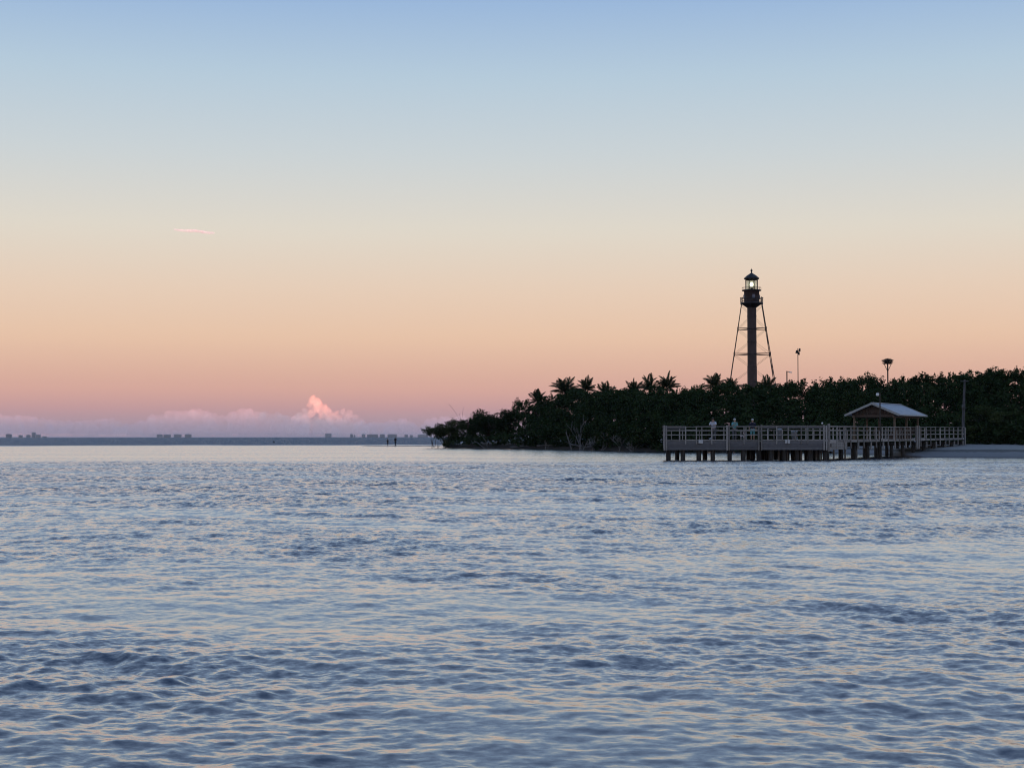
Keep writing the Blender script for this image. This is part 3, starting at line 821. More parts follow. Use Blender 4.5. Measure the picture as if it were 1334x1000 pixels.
VAR = [make_tree_variant(21, 9, 5.5), make_tree_variant(22, 9, 6.5), make_tree_variant(23, 8, 6.0), make_tree_variant(24, 9, 4.8, 0.8), make_tree_variant(25, 8.5, 7.0)]
SMALL = [make_tree_variant(31, 4, 5.2, 1.0, 0.2, 0.13), make_tree_variant(32, 4, 4.8, 1.0, 0.18, 0.13), make_tree_variant(33, 4.2, 5.6, 1.0, 0.18, 0.13)]
def gz_at(px, Y):
    return 0.45
def tree(name, label, px, py, Y, var, wide=1.0, leaf='leaf', rz=0.0, group=None):
    tm, cm, zmax = var
    z0 = 0.35
    H = Z_(py, Y) - z0
    o = tag(empty(name, (X_(px, Y), Y, z0), rz), label, 'tree', group)
    s = H / zmax
    for nme, me, m in (('trunk', tm, M['bark']), ('crown', cm, M[leaf])):
        c = link(nme, me, None, o)
        if not me.materials: me.materials.append(m)
        c.scale = (s * wide, s * wide, s)
        c.material_slots[0].link = 'OBJECT'; c.material_slots[0].material = m
    return o

# silhouette trees along the island, left to right (photo column, top row, metres away, variant, width)
TREES = [
    (566, 553, 272, SMALL[0], 0.8, 'leaf2', 'small leaning mangrove at the far left tip, standing in the water'),
    (582, 547, 271, SMALL[1], 0.95, 'leaf2', 'low mangrove second from the left tip of the island'),
    (597, 544, 272, SMALL[2], 0.9, 'leaf2', 'thin bushy mangrove below the bare twig near the left tip'),
    (611, 541, 270, SMALL[0], 1.0, 'leaf', 'mangrove just right of the bare twig near the left tip'),
    (632, 537, 268, SMALL[1], 1.1, 'redleaf', 'ragged bronze-leaved tree left of the open twiggy tree'),
    (655, 531, 266, SMALL[2], 1.0, 'leaf', 'dense low tree under the open twiggy tree'),
    (684, 518, 262, VAR[3], 0.9, 'leaf', 'round dark tree left of the first palm on the island'),
    (712, 511, 258, VAR[0], 0.85, 'leaf', 'dark tree below the leftmost palm fronds'),
    (748, 503, 252, VAR[1], 0.8, 'leaf', 'dark tree between the two tallest left palms'),
    (788, 505, 246, VAR[2], 0.9, 'leaf', 'dark tree right of the tall left palms'),
    (818, 500, 240, VAR[4], 0.75, 'leaf', 'broad dark tree left of the middle pair of palms'),
    (857, 499, 234, VAR[0], 0.8, 'leaf', 'dark tree under the middle pair of palms'),
    (889, 505, 226, VAR[2], 0.7, 'leaf2', 'low round tree in the dip right of the middle palms'),
    (908, 498, 226, VAR[3], 0.7, 'leaf', 'small dark tree left of the palm beside the lighthouse'),
    (945, 497, 222, VAR[1], 0.75, 'leaf', 'dark tree at the left foot of the lighthouse'),
    (976, 499, 220, VAR[0], 0.8, 'leaf', 'dark tree directly in front of the lighthouse column'),
    (1008, 495, 218, VAR[4], 0.7, 'leaf', 'dark tree at the right foot of the lighthouse'),
    (1043, 491, 218, VAR[3], 0.85, 'leaf', 'dark tree below the slender floodlight pole'),
    (1062, 494, 214, VAR[2], 0.7, 'leaf', 'low dark tree right of the floodlight pole'),
    (1080, 490, 212, VAR[0], 0.75, 'leaf', 'round dark tree left of the pavilion, midway to the nest'),
    (1101, 490, 210, VAR[1], 0.7, 'leaf', 'dark tree above the left eave of the pavilion'),
    (1126, 484, 208, VAR[4], 0.75, 'leaf', 'broad tree rising above the pavilion, left of the nest'),
    (1148, 489, 206, VAR[2], 0.65, 'leaf', 'low tree at the left side of the nest pole'),
    (1172, 488, 204, VAR[3], 0.7, 'leaf', 'low tree at the right side of the nest pole'),
    (1198, 484, 200, VAR[0], 0.8, 'leaf', 'dark tree above the right eave of the pavilion'),
    (1222, 484, 198, VAR[1], 0.7, 'leaf', 'dark tree left of the grey utility pole'),
    (1250, 480, 195, VAR[4], 0.75, 'leaf', 'tall tree behind the grey utility pole'),
    (1277, 478, 190, VAR[3], 1.0, 'leaf', 'tall dark tree right of the grey utility pole'),
    (1303, 477, 188, VAR[2], 0.9, 'leaf', 'tall broad tree behind the beach, second from right edge'),
    (1331, 477, 184, VAR[1], 0.9, 'leaf', 'tall dark tree cut off by the right edge of the picture'),
]
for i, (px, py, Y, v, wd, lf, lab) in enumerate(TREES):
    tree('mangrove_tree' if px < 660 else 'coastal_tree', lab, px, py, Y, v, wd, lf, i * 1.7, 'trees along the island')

# bushes in front of the tall wood on the right, slightly paler
for i, (px, py, Y, lab) in enumerate([(1283, 527, 171, 'green bush behind the beach right of the pier end'),
                                      (1316, 532, 169, 'rounded green bush at the back of the beach near the right edge'),
                                      (1102, 518, 192, 'pale green bush left of the pavilion roof'),
                                      (1128, 510, 196, 'pale green bush behind the pavilion roof ridge')]):
    tree('shrub', lab, px, py, Y, [VAR[1], VAR[4], VAR[2], VAR[0]][i], 1.3 if i < 2 else 0.9, 'leaf2', i * 2.1, 'bushes behind the pier')

# the wood below and between them: one mass of foliage nobody could count
TOP = [(574, 572), (586, 561), (600, 553), (640, 545), (670, 536), (690, 522), (720, 512), (760, 505), (800, 508), (850, 503), (890, 508), (930, 501), (1000, 500),
       (1060, 500), (1100, 498), (1150, 496), (1200, 493), (1260, 488), (1334, 487), (1480, 483)]
def wood():
    rng = np.random.default_rng(99)
    cl = []
    for k in range(4000):
        px = rng.uniform(579, 1400) if k < 3200 else rng.uniform(640, 920)
        Ys = interp(px, SHORE)
        dep = rng.random() ** 1.6 * 30 - 0.3
        Y = Ys + dep
        t = 0.40 + 0.60 * min(1, dep / 11)
        wb = 3.5 * math.sin(px / 11.0) + 3.0 * math.sin(px / 6.1 + 1.3) + 2.5 * math.sin(px / 23.0 + 2)
        hmax = (Z_(interp(px, TOP) + wb * 0.7 + 1.5, Y) - 0.4) * t
        z = 0.3 + (hmax - 0.3) * (rng.random() ** 0.62)
        rad = rng.uniform(0.45, 1.05) * (0.6 if px < 690 else 1.0)
        z = min(z, hmax - rad * 0.4) + 0.15
        cl.append(((X_(px, Y), Y, max(0.4, z)), (rad, rad, rad * rng.uniform(.55, .85))))
    V, Fc = leaf_cloud(rng, cl, 100, 0.25)
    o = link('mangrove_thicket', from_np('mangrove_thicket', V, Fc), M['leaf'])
    tag(o, 'dense dark mangrove thicket filling the shore of the island', 'vegetation', kind='stuff')
wood()

# palms: curved trunk and separate fronds
def frond_mesh(seed, L):
    rd = random.Random(seed)
    pts = []
    droop = rd.uniform(0.55, 0.95)
    for i in range(11):
        t = i / 10
        pts.append(Vector((L * (t - 0.18 * droop * t * t * t), 0, L * (0.42 * t - (0.62 * droop) * t * t))))
    V, Fc = [], []
    def quad(a, b, c, d):
        k = len(V); V.extend([tuple(a), tuple(b), tuple(c), tuple(d)]); Fc.append((k, k + 1, k + 2, k + 3))
    for i in range(10):
        w = 0.035 * (1 - i / 11)
        quad(pts[i] + Vector((0, -w, 0)), pts[i + 1] + Vector((0, -w, 0)), pts[i + 1] + Vector((0, w, 0)), pts[i] + Vector((0, w, 0)))
        quad(pts[i] + Vector((0, 0, -w)), pts[i + 1] + Vector((0, 0, -w)), pts[i + 1] + Vector((0, 0, w)), pts[i] + Vector((0, 0, w)))
    for k in range(44):
        t = 0.12 + 0.87 * k / 43
        i = min(9, int(t * 10)); p = pts[i].lerp(pts[i + 1], t * 10 - i)
        ln = L * 0.24 * math.sin(math.pi * (0.12 + 0.82 * t)) * rd.uniform(.85, 1.1)
        fw = (pts[i + 1] - pts[i]).normalized()
        for sy in (-1, 1):
            d = (fw * 0.55 + Vector((0, sy * 0.8, -0.42 + rd.uniform(-.15, .1)))).normalized()
            wv = fw * 0.034
            m1 = p + d * ln * .55 + wv * 1.2; m2 = p + d * ln * .55 - wv * 1.2
            e = p + d * ln + Vector((0, 0, -0.12 * ln))
            k0 = len(V); V.extend([tuple(p + wv), tuple(m1), tuple(e), tuple(m2)]); Fc.append((k0, k0 + 1, k0 + 2, k0 + 3))
    return from_np('frond_mesh', V, Fc)
FR = [frond_mesh(s, 3.1) for s in (1, 2, 3, 4)]
for f in FR: f.materials.append(M['palmleaf'])
PALMS = [
    (700, 512, 262, 0.8, 'leftmost palm on the island, low fronds above the mangroves'),
    (736, 497, 256, 1.0, 'tall palm, left of the close pair at the island crest'),
    (763, 493, 254, 1.05, 'tallest left palm, right of the close pair at the island crest'),
    (789, 503, 250, 0.85, 'short palm right of the close pair at the island crest'),
    (826, 499, 244, 0.7, 'small palm just left of the middle pair of palms'),
    (846, 491, 240, 1.0, 'left palm of the middle pair on the treeline'),
    (869, 493, 238, 0.85, 'right palm of the middle pair on the treeline'),
    (932, 490, 232, 0.9, 'palm left of the lighthouse leg'),
    (953, 496, 235, 0.7, 'drooping palm at the left leg of the lighthouse'),
    (999, 497, 228, 0.75, 'small palm against the right side of the lighthouse'),
]
rd = random.Random(77)
for i, (px, py, Y, s, lab) in enumerate(PALMS):
    zc = Z_(py - 1, Y) - 2.1 * s; s *= 0.96 + 0.14 * math.sin(i * 2.3)
    o = tag(empty('palm_tree', (X_(px, Y), Y, 0.5)), lab, 'palm', 'palms on the treeline')
    lean = rd.uniform(-.8, .8)
    hz = zc - 0.5
    link('trunk', tube_mesh('palm_trunk', [[((-lean, 0, -.3), .2), ((-lean * .8, 0, hz * .3), .15), ((-lean * .3, 0, hz * .7), .13), ((0, 0, hz), .12), ((0, 0, hz + .25), .09)]], 8), M['bark'], o)
    nf = 28
    for k in range(nf):
        an = k * 2.39996 + rd.uniform(-.2, .2)
        tilt = R(12) + R(72) * (1 - k / nf) ** 0.8 if False else R(-78 + 88 * (k / (nf - 1)) + rd.uniform(-14, 14))
        c = link('frond', FR[k % 4], None, o)
        c.location = (0, 0, hz + 0.1)
        sc = s * rd.uniform(0.7, 1.15)
        c.scale = (sc, sc, sc)
        c.rotation_euler = (rd.uniform(-.3, .3), tilt, an)

# bare and dead trees: recursive branching
def bare_paths(rd, p, d, L, r, depth, out, up=0.25, spread=0.7):
    pts = [(p.copy(), r)]
    q = p.copy(); dd = d.copy()
    for i in range(4):
        dd = (dd + Vector((rd.uniform(-.22, .22), rd.uniform(-.22, .22), rd.uniform(-.1, .2) * up * 2))).normalized()
        q = q + dd * L / 4
        pts.append((q.copy(), r * (1 - 0.13 * (i + 1))))
    out.append(pts)
    if depth == 0: return
    for k in range(rd.choice([2, 2, 3])):
        t = rd.choice([2, 3, 4])
        nd = (dd + Vector((rd.uniform(-spread, spread), rd.uniform(-spread, spread), rd.uniform(-.15, .6)))).normalized()
        bare_paths(rd, pts[t][0], nd, L * rd.uniform(.5, .8), pts[t][1] * 0.62, depth - 1, out, up, spread)
def bare_tree(name, label, px, Y, H, seed, m, depth=3, d=(0, 0, 1), z0=0.3, spread=0.7, r=0.1, leaves=None, cat='tree', stems=1):
    rd = random.Random(seed)
    o = tag(empty(name, (X_(px, Y), Y, z0), 0), label, cat)
    trunk, limbs = [], []
    for s in range(stems):
        out = []
        dv = Vector(d) + (Vector((rd.uniform(-.6, .6), rd.uniform(-.2, .2), 0)) if stems > 1 else Vector((0, 0, 0)))
        bare_paths(rd, Vector((rd.uniform(-.2, .2) * (stems > 1), 0, -.3)), dv.normalized(), H * 0.5, r, depth, out, 0.25, spread)
        trunk.append(out[0]); limbs += out[1:]
    zt = max(p.z for path in trunk + limbs for p, r_ in path)
    k = H / zt
    for path in trunk + limbs:
        for i, (p, r_) in enumerate(path): path[i] = (p * k, max(r_, 0.018))
    link('trunk', tube_mesh('bare_trunk', trunk, 6), m, o)
    link('branches', tube_mesh('bare_branches', limbs, 5), m, o)
    if leaves:
        rng = np.random.default_rng(seed)
        cl = [((path[-1][0].x, path[-1][0].y, path[-1][0].z), (0.32, 0.32, 0.26)) for path in limbs]
        V, Fc = leaf_cloud(rng, cl, 120, 0.11)
        link('crown', from_np('sparse_crown', V, Fc), M[leaves], o)
    return o
bare_tree('twiggy_tree', 'open twiggy bronze tree with gaps, above the mangroves on the left', 653, 266, Z_(518, 266) - .3, 5, M['bark'], 4, (0.05, 0, 1), 0.3, 0.5, 0.09, 'redleaf')
bare_tree('bare_twig_tree', 'thin bare twig standing above the left mangroves', 605, 270, Z_(526, 270) - .3, 12, M['bark'], 1, (-0.12, 0, 1), 0.3, 0.2, 0.06)
bare_tree('dead_tree', 'tall pale dead tree with curved stems at the waterline', 757, 224.6, 4.9, 8, M['deadwood'], 2, (0, 0, 1), 0.2, 0.6, 0.06, None, 'dead tree', 4)
bare_tree('dead_tree', 'grey dead branches right of the tall pale dead tree', 783, 217.0, 2.6, 15, M['deadwood'], 3, (0.2, -.1, 0.9), 0.15, 1.0, 0.055, None, 'dead tree', 4)
bare_tree('dead_tree', 'low grey dead branches at the waterline left of the pier', 806, 210.0, 2.1, 19, M['deadwood'], 3, (-0.1, -.1, 0.9), 0.15, 1.0, 0.05, None, 'dead tree', 4)
bare_tree('dead_tree', 'pale dead stems leaning from the left mangrove shore', 634, 260.5, 2.3, 23, M['deadwood'], 1, (-0.6, 0, 0.9), 0.15, 0.5, 0.05, None, 'dead tree', 2)
bare_tree('dead_tree', 'short upright pale stubs at the shore left of the tall dead tree', 711, 242.0, 1.9, 29, M['deadwood'], 1, (0, 0, 1), 0.15, 0.3, 0.05, None, 'dead tree', 3)
bare_tree('dead_tree', 'tangle of grey dead branches just right of the fallen log, at the waterline', 770, 220.5, 1.9, 61, M['deadwood'], 3, (0.3, -.1, 0.6), 0.15, 1.2, 0.045, None, 'dead tree', 5)
bare_tree('dead_tree', 'short grey dead branches on the bank nearest the pier', 826, 204.5, 1.3, 67, M['deadwood'], 3, (-0.3, -.1, 0.6), 0.15, 1.2, 0.04, None, 'dead tree', 4)
# fallen driftwood logs along the shore
def log(px, Y, L, z, lab, seed, ang, rr=0.11):
    rd = random.Random(seed)
    o = tag(empty('driftwood_log', (X_(px, Y), Y, z)), lab, 'driftwood')
    ax = Vector((math.cos(ang), -0.15, math.sin(ang)))
    path = [(ax * (t * L) + Vector((0, 0, rd.uniform(-.06, .06))), rr * (1 - .5 * t)) for t in (0, .25, .5, .75, 1)]
    link('stem', tube_mesh('log_stem', [path], 7), M['deadwood'], o)
    br = []
    for k in range(6):
        p = ax * (L * rd.uniform(.25, .95)); d = Vector((rd.uniform(-.6, .6), rd.uniform(-.3, .2), rd.uniform(.1, .9))).normalized()
        br.append([(p, rr * .4), (p + d * L * .15 + Vector((0, 0, .05)), rr * .25), (p + d * L * .28, rr * .1)])
    link('branches', tube_mesh('log_branches', br, 5), M['deadwood'], o)
log(742, 227.0, 3.4, 0.75, 'fallen grey log sloping down at the foot of the tall dead tree', 2, -0.12)
log(744.5, 225.5, 2.6, 0.12, 'pale broken trunk leaning at the water edge below the dead tree', 3, 1.9, 0.12)
log(765, 221.0, 3.0, 0.5, 'grey fallen log right of the dead tree on the shore', 4, 0.1)
log(700, 244.0, 3.2, 0.45, 'low grey log on the dark bank left of the dead tree', 6, 0.08, 0.08)
log(664, 252.0, 4.4, 0.3, 'long thin log along the dark bank at the left', 7, 0.04, 0.08)

# prop roots standing in the water at the left tip
for i, px in enumerate((563.5, 570.5)):
    bare_tree('mangrove_shoot', ['curved bare mangrove stem at the extreme left tip', 'short forked mangrove stem in the water near the left tip',
              'tiny mangrove stub in the water, left of another stub', 'tiny mangrove stub in the water nearest the left bank'][i], px, 271.5 - i * .4, [1.9, 1.2][i], 40 + i, M['bark'], 1, (-0.35 if i == 0 else 0.1, 0, 1), -0.1, 0.4, 0.09 if i == 0 else 0.06, None, 'mangrove', 1)

# ------------------------------------------------------------------ people
def eval_mesh(o):
    dg = bpy.context.evaluated_depsgraph_get()
    me = bpy.data.meshes.new_from_object(o.evaluated_get(dg))
    return me
def skin(name, joints, bones, root, sub=1):
    """one continuous surface grown over a skeleton of joints {key: (pos, radius)}"""
    me = bpy.data.meshes.new(name)
    keys = list(joints); ix = {k: i for i, k in enumerate(keys)}
    me.from_pydata([joints[k][0] for k in keys], [(ix[a], ix[b]) for a, b in bones], [])
    o = bpy.data.objects.new(name, me); COL.objects.link(o)
    md = o.modifiers.new('skin', 'SKIN'); md.use_smooth_shade = True
    for i, k in enumerate(keys):
        r = joints[k][1]; r = r if isinstance(r, tuple) else (r, r)
        me.skin_vertices[0].data[i].radius = r
        me.skin_vertices[0].data[i].use_root = (k == root)
    sd = o.modifiers.new('sub', 'SUBSURF'); sd.levels = sub; sd.render_levels = sub
    out = eval_mesh(o)
    bpy.data.objects.remove(o); bpy.data.meshes.remove(me)
    for p in out.polygons: p.use_smooth = True
    return out

def person(label, loc, rz, h, pose, top, bottom, hat=None, bare_legs=False, hairm='hair'):
    k = h / 1.75
    J = {
        'pel': ((0, 0, .95), (.15, .115)), 'wai': ((0, pose.get('bend', 0) * .3, 1.12), (.135, .10)), 'che': ((0, pose.get('bend', 0) * .75, 1.33), (.165, .115)),
        'sho': ((0, pose.get('bend', 0), 1.44), (.12, .09)), 'nek': ((0, pose.get('bend', 0) * 1.15, 1.52), .055), 'hed': ((0, pose.get('bend', 0) * 1.3 + .01, 1.60), (.075, .09)), 'crn': ((0, pose.get('bend', 0) * 1.35, 1.70), (.07, .085)),
    }
    B = [('pel', 'wai'), ('wai', 'che'), ('che', 'sho'), ('sho', 'nek'), ('nek', 'hed'), ('hed', 'crn')]
    st = pose.get('stride', 0.0)
    for s, n in ((-1, 'l'), (1, 'r')):
        sh = Vector((s * .19, pose.get('bend', 0), 1.42))
        el = Vector(pose['el_' + n]); ha = Vector(pose['ha_' + n])
        f = s * st
        J['hip' + n] = ((s * .095, 0, .88), .085); J['kne' + n] = ((s * .105, f * .5 - abs(f) * .1, .5), .058); J['ank' + n] = ((s * .11, f, .1), .042); J['toe' + n] = ((s * .125, f + .17, .045), (.042, .03))
        J['shl' + n] = (tuple(sh), .062); J['elb' + n] = (tuple(el), .042); J['wri' + n] = (tuple(ha), .03)
        d = (ha - el).normalized(); J['plm' + n] = (tuple(ha + d * .075), (.038, .02))
        B += [('pel', 'hip' + n), ('hip' + n, 'kne' + n), ('kne' + n, 'ank' + n), ('ank' + n, 'toe' + n), ('sho', 'shl' + n), ('shl' + n, 'elb' + n), ('elb' + n, 'wri' + n), ('wri' + n, 'plm' + n)]
        side = d.cross(Vector((0, 0, 1)));
        side = side.normalized() if side.length > .05 else Vector((0, 1, 0))
        for q, off in enumerate((-.03, -.01, .01, .03)):
            base = ha + d * .09 + side * off
            J[f'f{q}{n}'] = (tuple(base + d * (.035 + .006 * (q in (1, 2)))), .0095); J[f'g{q}{n}'] = (tuple(base + d * (.065 + .012 * (q in (1, 2))) + Vector((0, 0, -.02))), .0085)
            B += [('plm' + n, f'f{q}{n}'), (f'f{q}{n}', f'g{q}{n}')]
        J['th' + n] = (tuple(ha + d * .05 + side * .055), .011); J['tt' + n] = (tuple(ha + d * .09 + side * .07), .009)
        B += [('wri' + n, 'th' + n), ('th' + n, 'tt' + n)]
    J = {a: (tuple(Vector(p) * k), tuple(x * k for x in r) if isinstance(r, tuple) else r * k) for a, (p, r) in J.items()}
    o = tag(empty('person', loc, rz), label, 'person')
    body = skin('body', J, B, 'pel')
    link('body', body, M['skin'], o)
    def grow(keys, bones, f, add, root, name, m):
        JJ = {a: (J[a][0], tuple(x * f + add for x in (J[a][1] if isinstance(J[a][1], tuple) else (J[a][1],) * 2))) for a in keys}
        link(name, skin(name, JJ, bones, root), m, o)
    arms = []
    for n in 'lr': arms += [('sho', 'shl' + n), ('shl' + n, 'elb' + n)]
    grow(['pel', 'wai', 'che', 'sho'] + ['shl' + n for n in 'lr'] + ['elb' + n for n in 'lr'], [('pel', 'wai'), ('wai', 'che'), ('che', 'sho')] + arms, 1.12, .014, 'che', 'shirt', top)
    low = ['pel'] + [a + n for n in 'lr' for a in (('hip', 'kne') if bare_legs else ('hip', 'kne', 'ank'))]
    lb = []
    for n in 'lr':
        lb += [('pel', 'hip' + n), ('hip' + n, 'kne' + n)] + ([] if bare_legs else [('kne' + n, 'ank' + n)])
    grow(low, lb, 1.1, .012, 'pel', 'shorts' if bare_legs else 'trousers', bottom)
    hd = Vector(J['crn'][0])
    hm = ico_mesh('hair', .105 * k, M[hairm] if not hat else hat, 2, 0.9)
    hh = link('cap' if hat else 'hair', hm, None, o); hh.location = hd + Vector((0, -.02, .01))
    # face: nose and ears so that the head reads as a head
    for off, rr, nm in (((0, .1, -.075), .018, 'nose'), ((-.085, 0, -.07), .022, 'ear'), ((.085, 0, -.07), .022, 'ear')):
        e = link(nm, ico_mesh(nm, rr * k, M['skin'], 1), None, o); e.location = hd + Vector(off) * k
    return o
rail_lean = {'bend': .16, 'el_l': (-.27, .24, 1.22), 'ha_l': (-.16, .42, 1.2), 'el_r': (.27, .24, 1.22), 'ha_r': (.16, .42, 1.2)}
relaxed = {'bend': .02, 'el_l': (-.27, -.02, 1.15), 'ha_l': (-.27, .1, .93), 'el_r': (.27, -.02, 1.15), 'ha_r': (.27, .1, .93)}
hold = {'bend': .05, 'el_l': (-.26, .06, 1.17), 'ha_l': (-.12, .3, 1.2), 'el_r': (.25, .1, 1.2), 'ha_r': (.06, .3, 1.36)}
walk = {'bend': .06, 'stride': .16, 'el_l': (-.27, -.04, 1.16), 'ha_l': (-.24, .14, .98), 'el_r': (.26, .08, 1.18), 'ha_r': (.14, .26, 1.25)}
YB1 = 126.2
person('person in a pale blue shirt leaning on the pier rail', (X_(930, YB1), YB1, DECKZ), R(150), 1.86, rail_lean, M['whitecloth'], M['greycloth'])
person('person in a teal shirt and pale cap at the pier rail', (X_(956.6, YB1), YB1, DECKZ), R(200), 1.80, hold, M['tealcloth'], M['greycloth'], M['capcloth'])
person('person in dark top and teal shorts with bare legs on the pier', (X_(981, YB1), YB1 + .3, DECKZ), R(175), 1.77, relaxed, M['navycloth'], M['tealcloth'], M['capcloth'], True)
SPY = 318.0
person('smaller dark figure wading off the left tip, left of a taller one', (X_(505.3, SPY), SPY, 0.02), R(40), 1.5, walk, M['silt'], M['silt'])
person('taller dark figure wading off the left tip with raised arm', (X_(514.3, SPY), SPY + 2, 0.02), R(20), 1.8, dict(walk, ha_r=(.3, .18, 1.45), el_r=(.33, .1, 1.25)), M['silt'], M['silt'])

# ------------------------------------------------------------------ far city blocks across the bay
CITY = [  # left, right, height (photo px), label
    (8.5, 15.5, 4.8, 'far apartment block at the extreme left of the horizon'),
    (25, 29.5, 3.4, 'narrow far block, second from the left on the horizon'),
    (35, 40, 3.6, 'far block just left of the tallest left tower'),
    (42, 46.8, 7.0, 'tallest far tower of the left cluster'),
    (46.9, 53, 3.8, 'lower far block joined right of the tallest left tower'),
    (56, 61, 1.6, 'very low far block ending the left cluster'),
    (205, 212, 4.0, 'first far block of the four around the second cluster'),
    (213.5, 222.5, 3.8, 'wide second far block of the second cluster'),
    (227, 236.5, 4.2, 'third far block of the second cluster'),
    (241.5, 249.5, 4.4, 'last far block of the second cluster'),
    (424, 432, 5.0, 'solitary far block below the bright pink cloud'),
    (456.5, 460, 4.2, 'narrow far tower right of the solitary block'),
    (461.5, 463, 3.2, 'very thin far tower beside the narrow tower'),
    (471.5, 476, 4.2, 'far tower left of the widest far block'),
    (478.5, 492.5, 3.8, 'widest far block on the horizon, left of the two waders'),
    (495, 501.5, 4.0, 'far block just left of the smaller wader'),
    (505, 517, 4.0, 'wide far block behind the two waders'),
    (527, 531.5, 3.4, 'far block right of the two waders'),
    (534, 538, 2.8, 'small low far block between the waders and the island tip'),
    (544.5, 558, 3.2, 'long low far block right behind the island tip'),
]
CD = 9500.0
for i, (a, b, h, lab) in enumerate(CITY):
    Y = CD + (i % 3) * 120
    xa, xb = X_(a, Y), X_(b, Y); w = xb - xa; H = h * Y / F + 2
    o = tag(empty('apartment_block', ((xa + xb) / 2, Y, 0)), lab, 'building', 'far blocks on the horizon')
    cx = (xa + xb) / 2
    beam('wall', (cx, Y, 0), (cx, Y, H * .93), 18, w, M['bldg'], o, Vector((1, 0, 0)))
    beam('penthouse', (cx - w * .12, Y, H * .93), (cx - w * .12, Y, H), 9, w * .45, M['bldg'], o, Vector((1, 0, 0)))
    nfl = max(2, int(H / 5))
    for f in range(nfl):
        z = H * .93 * (f + .6) / nfl
        beam('window_band', (xa + 1, Y - 9.05, z), (xb - 1, Y - 9.05, z), 0.4, H * .93 / nfl * .4, M['bldgdark'], o)

# a speck floating on the far water
sb = tag(empty('buoy', (X_(357, 540), 540, 0)), 'tiny dark buoy floating on the dark water below the pink cloud', 'buoy')
link('float', lathe_mesh('buoy_float', [(0, -.2), (.3, -.1), (.42, .08), (.36, .2), (.12, .3)], 12, True), M['blackpole'], sb)
link('top', lathe_mesh('buoy_top', [(.12, .28), (.08, .5), (.16, .55), (.1, .66), (0, .68)], 10, True), M['blackpole'], sb)

# ------------------------------------------------------------------ clouds (real volumes far beyond the bay)
def cloud_mat(name, dens, col=(0.86, 0.74, 0.80), g=0.0):
    m, n, l, out = new_mat(name)
    v = n.new('ShaderNodeVolumeScatter')
    v.inputs['Color'].default_value = rgb(*col); v.inputs['Density'].default_value = dens; v.inputs['Anisotropy'].default_value = g
    l.new(v.outputs[0], out.inputs['Volume'])
    return m
def cloud(label, D, puffs, dens, seed, voxel=None, rough=0.35, thick=1.0, col=(0.50, 0.36, 0.44), g=-0.35):  # default col: the banks' dusk shade is put into the vapour colour
    rd = random.Random(seed)
    px_m = D / F
    cx = sum(p[0] for p in puffs) / len(puffs)
    origin = Vector((X_(cx, D), D, 0))
    bm = bmesh.new()
    for (px, py, r) in puffs:
        c = Vector(((px - cx) * px_m, rd.uniform(-1, 1) * r * px_m * thick, Z_(py, D)))
        s0 = len(bm.verts)
        bmesh.ops.create_icosphere(bm, subdivisions=2, radius=r * px_m, matrix=Matrix.Translation(c))
    me = bpy.data.meshes.new('cloud_puffs'); bm.to_mesh(me); bm.free()
    o = bpy.data.objects.new('tmp', me); COL.objects.link(o)
    rm = o.modifiers.new('r', 'REMESH'); rm.mode = 'VOXEL'; rm.voxel_size = voxel or px_m * 1.1
    out = eval_mesh(o)
    bpy.data.objects.remove(o); bpy.data.meshes.remove(me)
    n = len(out.vertices)
    co = np.empty(n * 3, np.float32); out.vertices.foreach_get('co', co); co = co.reshape(-1, 3)
    nr = np.empty(n * 3, np.float32); out.vertices.foreach_get('normal', nr); nr = nr.reshape(-1, 3)
    f1 = 1 / (px_m * 6)
    for i in range(n):
        p = Vector(co[i]) * f1 + Vector((seed * 3.1, 0, 0))
        d = mnoise.fractal(p, 0.9, 2.1, 4) * px_m * 4.0 * rough
        co[i] += nr[i] * d
        co[i][2] = max(co[i][2], 42.0)
    out.vertices.foreach_set('co', co.ravel()); out.update()
    for p in out.polygons: p.use_smooth = True
    ob = link('cloud', out, cloud_mat('cloud_vapour', dens, col, g))
    ob.location = origin
    tag(ob, label, 'cloud', 'clouds along the horizon')
    return ob
CL = 44000.0
def bank(x0, x1, tops, seed, r=6):
    rd = random.Random(seed); out = []
    for px in np.arange(x0, x1, r * 0.9):
        t = interp(px, tops) + rd.uniform(-2, 2)
        y = t + r
        while y < 574:
            out.append((px + rd.uniform(-2, 2), y + rd.uniform(-1, 1), r * rd.uniform(.8, 1.25))); y += r * 1.1
    return out
core = [(408, 520, 4.8), (404, 524, 4.6), (412, 524, 5.5), (416, 527, 5.5), (422, 531.5, 6), (429, 536.5, 6), (436, 541, 5.5), (403, 528, 4), (442, 545, 5), (412, 532, 6), (420, 540, 7), (430, 546, 7), (405, 538, 6)]
cloud('tall sunlit coral cumulus tower on the horizon', CL, core, 0.0038, 1, thick=0.8, rough=0.9, col=(0.78, 0.33, 0.26), g=-0.55)  # coral of the sunset light is partly put into the vapour colour
skirt = [(446, 537, 4.5), (455, 540, 5.5), (463, 545, 5), (470, 550, 5), (450, 548, 8), (398, 536, 5.5), (392, 543, 7), (384, 548, 6), (400, 550, 9), (415, 553, 10), (430, 554, 11), (444, 555, 11), (460, 556, 9), (475, 559, 7), (380, 558, 8), (395, 562, 10), (415, 564, 10), (435, 565, 10), (455, 565, 10), (474, 566, 8)]
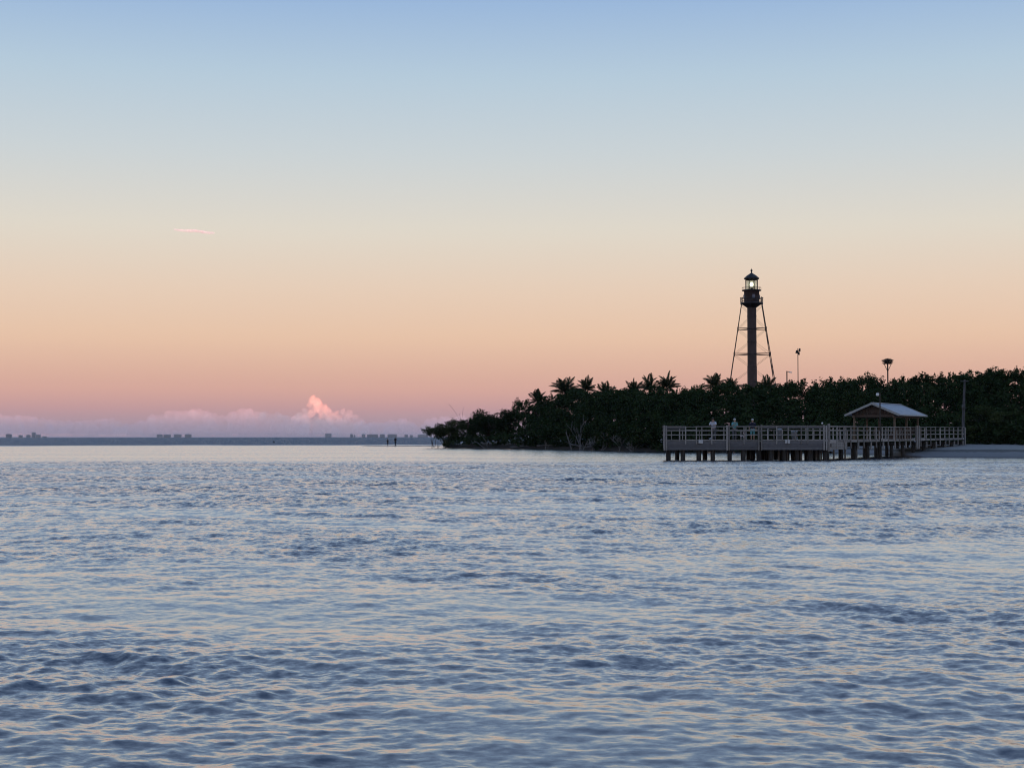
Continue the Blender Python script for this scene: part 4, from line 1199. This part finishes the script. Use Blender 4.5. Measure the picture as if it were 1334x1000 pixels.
cloud('soft mauve cloud base spreading below the coral tower', CL + 900, skirt, 0.0022, 7, thick=0.8, rough=0.8, col=(0.72, 0.46, 0.46), g=-0.5)  # weaker sunset tint, also put into the vapour colour
cloud('mauve cloud bank left of the sunlit coral tower', CL + 3000, bank(150, 402, [(150, 556), (200, 540), (230, 533), (260, 532), (290, 540), (322, 529), (335, 534), (360, 537), (380, 541), (402, 538)], 2), 0.0020, 2)
cloud('faint low cloud bank at the far left of the horizon', CL + 6000, bank(-60, 165, [(-60, 541), (0, 539), (44, 541), (80, 547), (147, 543), (165, 552)], 3), 0.0022, 3)
cloud('faint mauve cloud bank between the bright tower and the island', CL + 2000, bank(468, 640, [(468, 548), (500, 548), (528, 545), (545, 551), (562, 546), (600, 541), (640, 545)], 4), 0.0030, 4)
# short vapour trail high on the left
tr_p = [(226 + 52 * t, 297.5 + 4.5 * t + 0.5 * math.sin(9 * t), 1.1 + 0.7 * math.sin(3.1 * t)) for t in np.linspace(0, 1, 60)]
ct = cloud('short pale vapour trail in the upper left sky', 44000.0, tr_p, 0.035, 6, voxel=44000 / F * 0.5, rough=0.12, thick=0.3, col=(0.6, 1.0, 0.9), g=-0.3)  # vapour colour short of red, to offset the pink sunlight
ct.name = 'vapour_trail'; ct['category'] = 'vapour trail'; del ct['group']

# ------------------------------------------------------------------ the air over the bay
def build_haze():
    m, n, l, out = new_mat('sea_haze')
    v = n.new('ShaderNodeVolumePrincipled')
    v.inputs['Color'].default_value = rgb(0.92, 0.93, 0.97)
    v.inputs['Density'].default_value = 2.4e-5
    v.inputs['Anisotropy'].default_value = 0.2
    l.new(v.outputs[0], out.inputs['Volume'])
    S, z0, z1 = 40800.0, -2.5, 62.0
    V = [(-S, -S, z0), (S, -S, z0), (S, S, z0), (-S, S, z0), (-S, -S, z1), (S, -S, z1), (S, S, z1), (-S, S, z1)]
    me = from_np('haze', V, [(3, 2, 1, 0), (4, 5, 6, 7), (0, 1, 5, 4), (1, 2, 6, 5), (2, 3, 7, 6), (3, 0, 4, 7)])
    tag(link('haze', me, m), kind='stuff')
HAZE = True
if HAZE: build_haze()
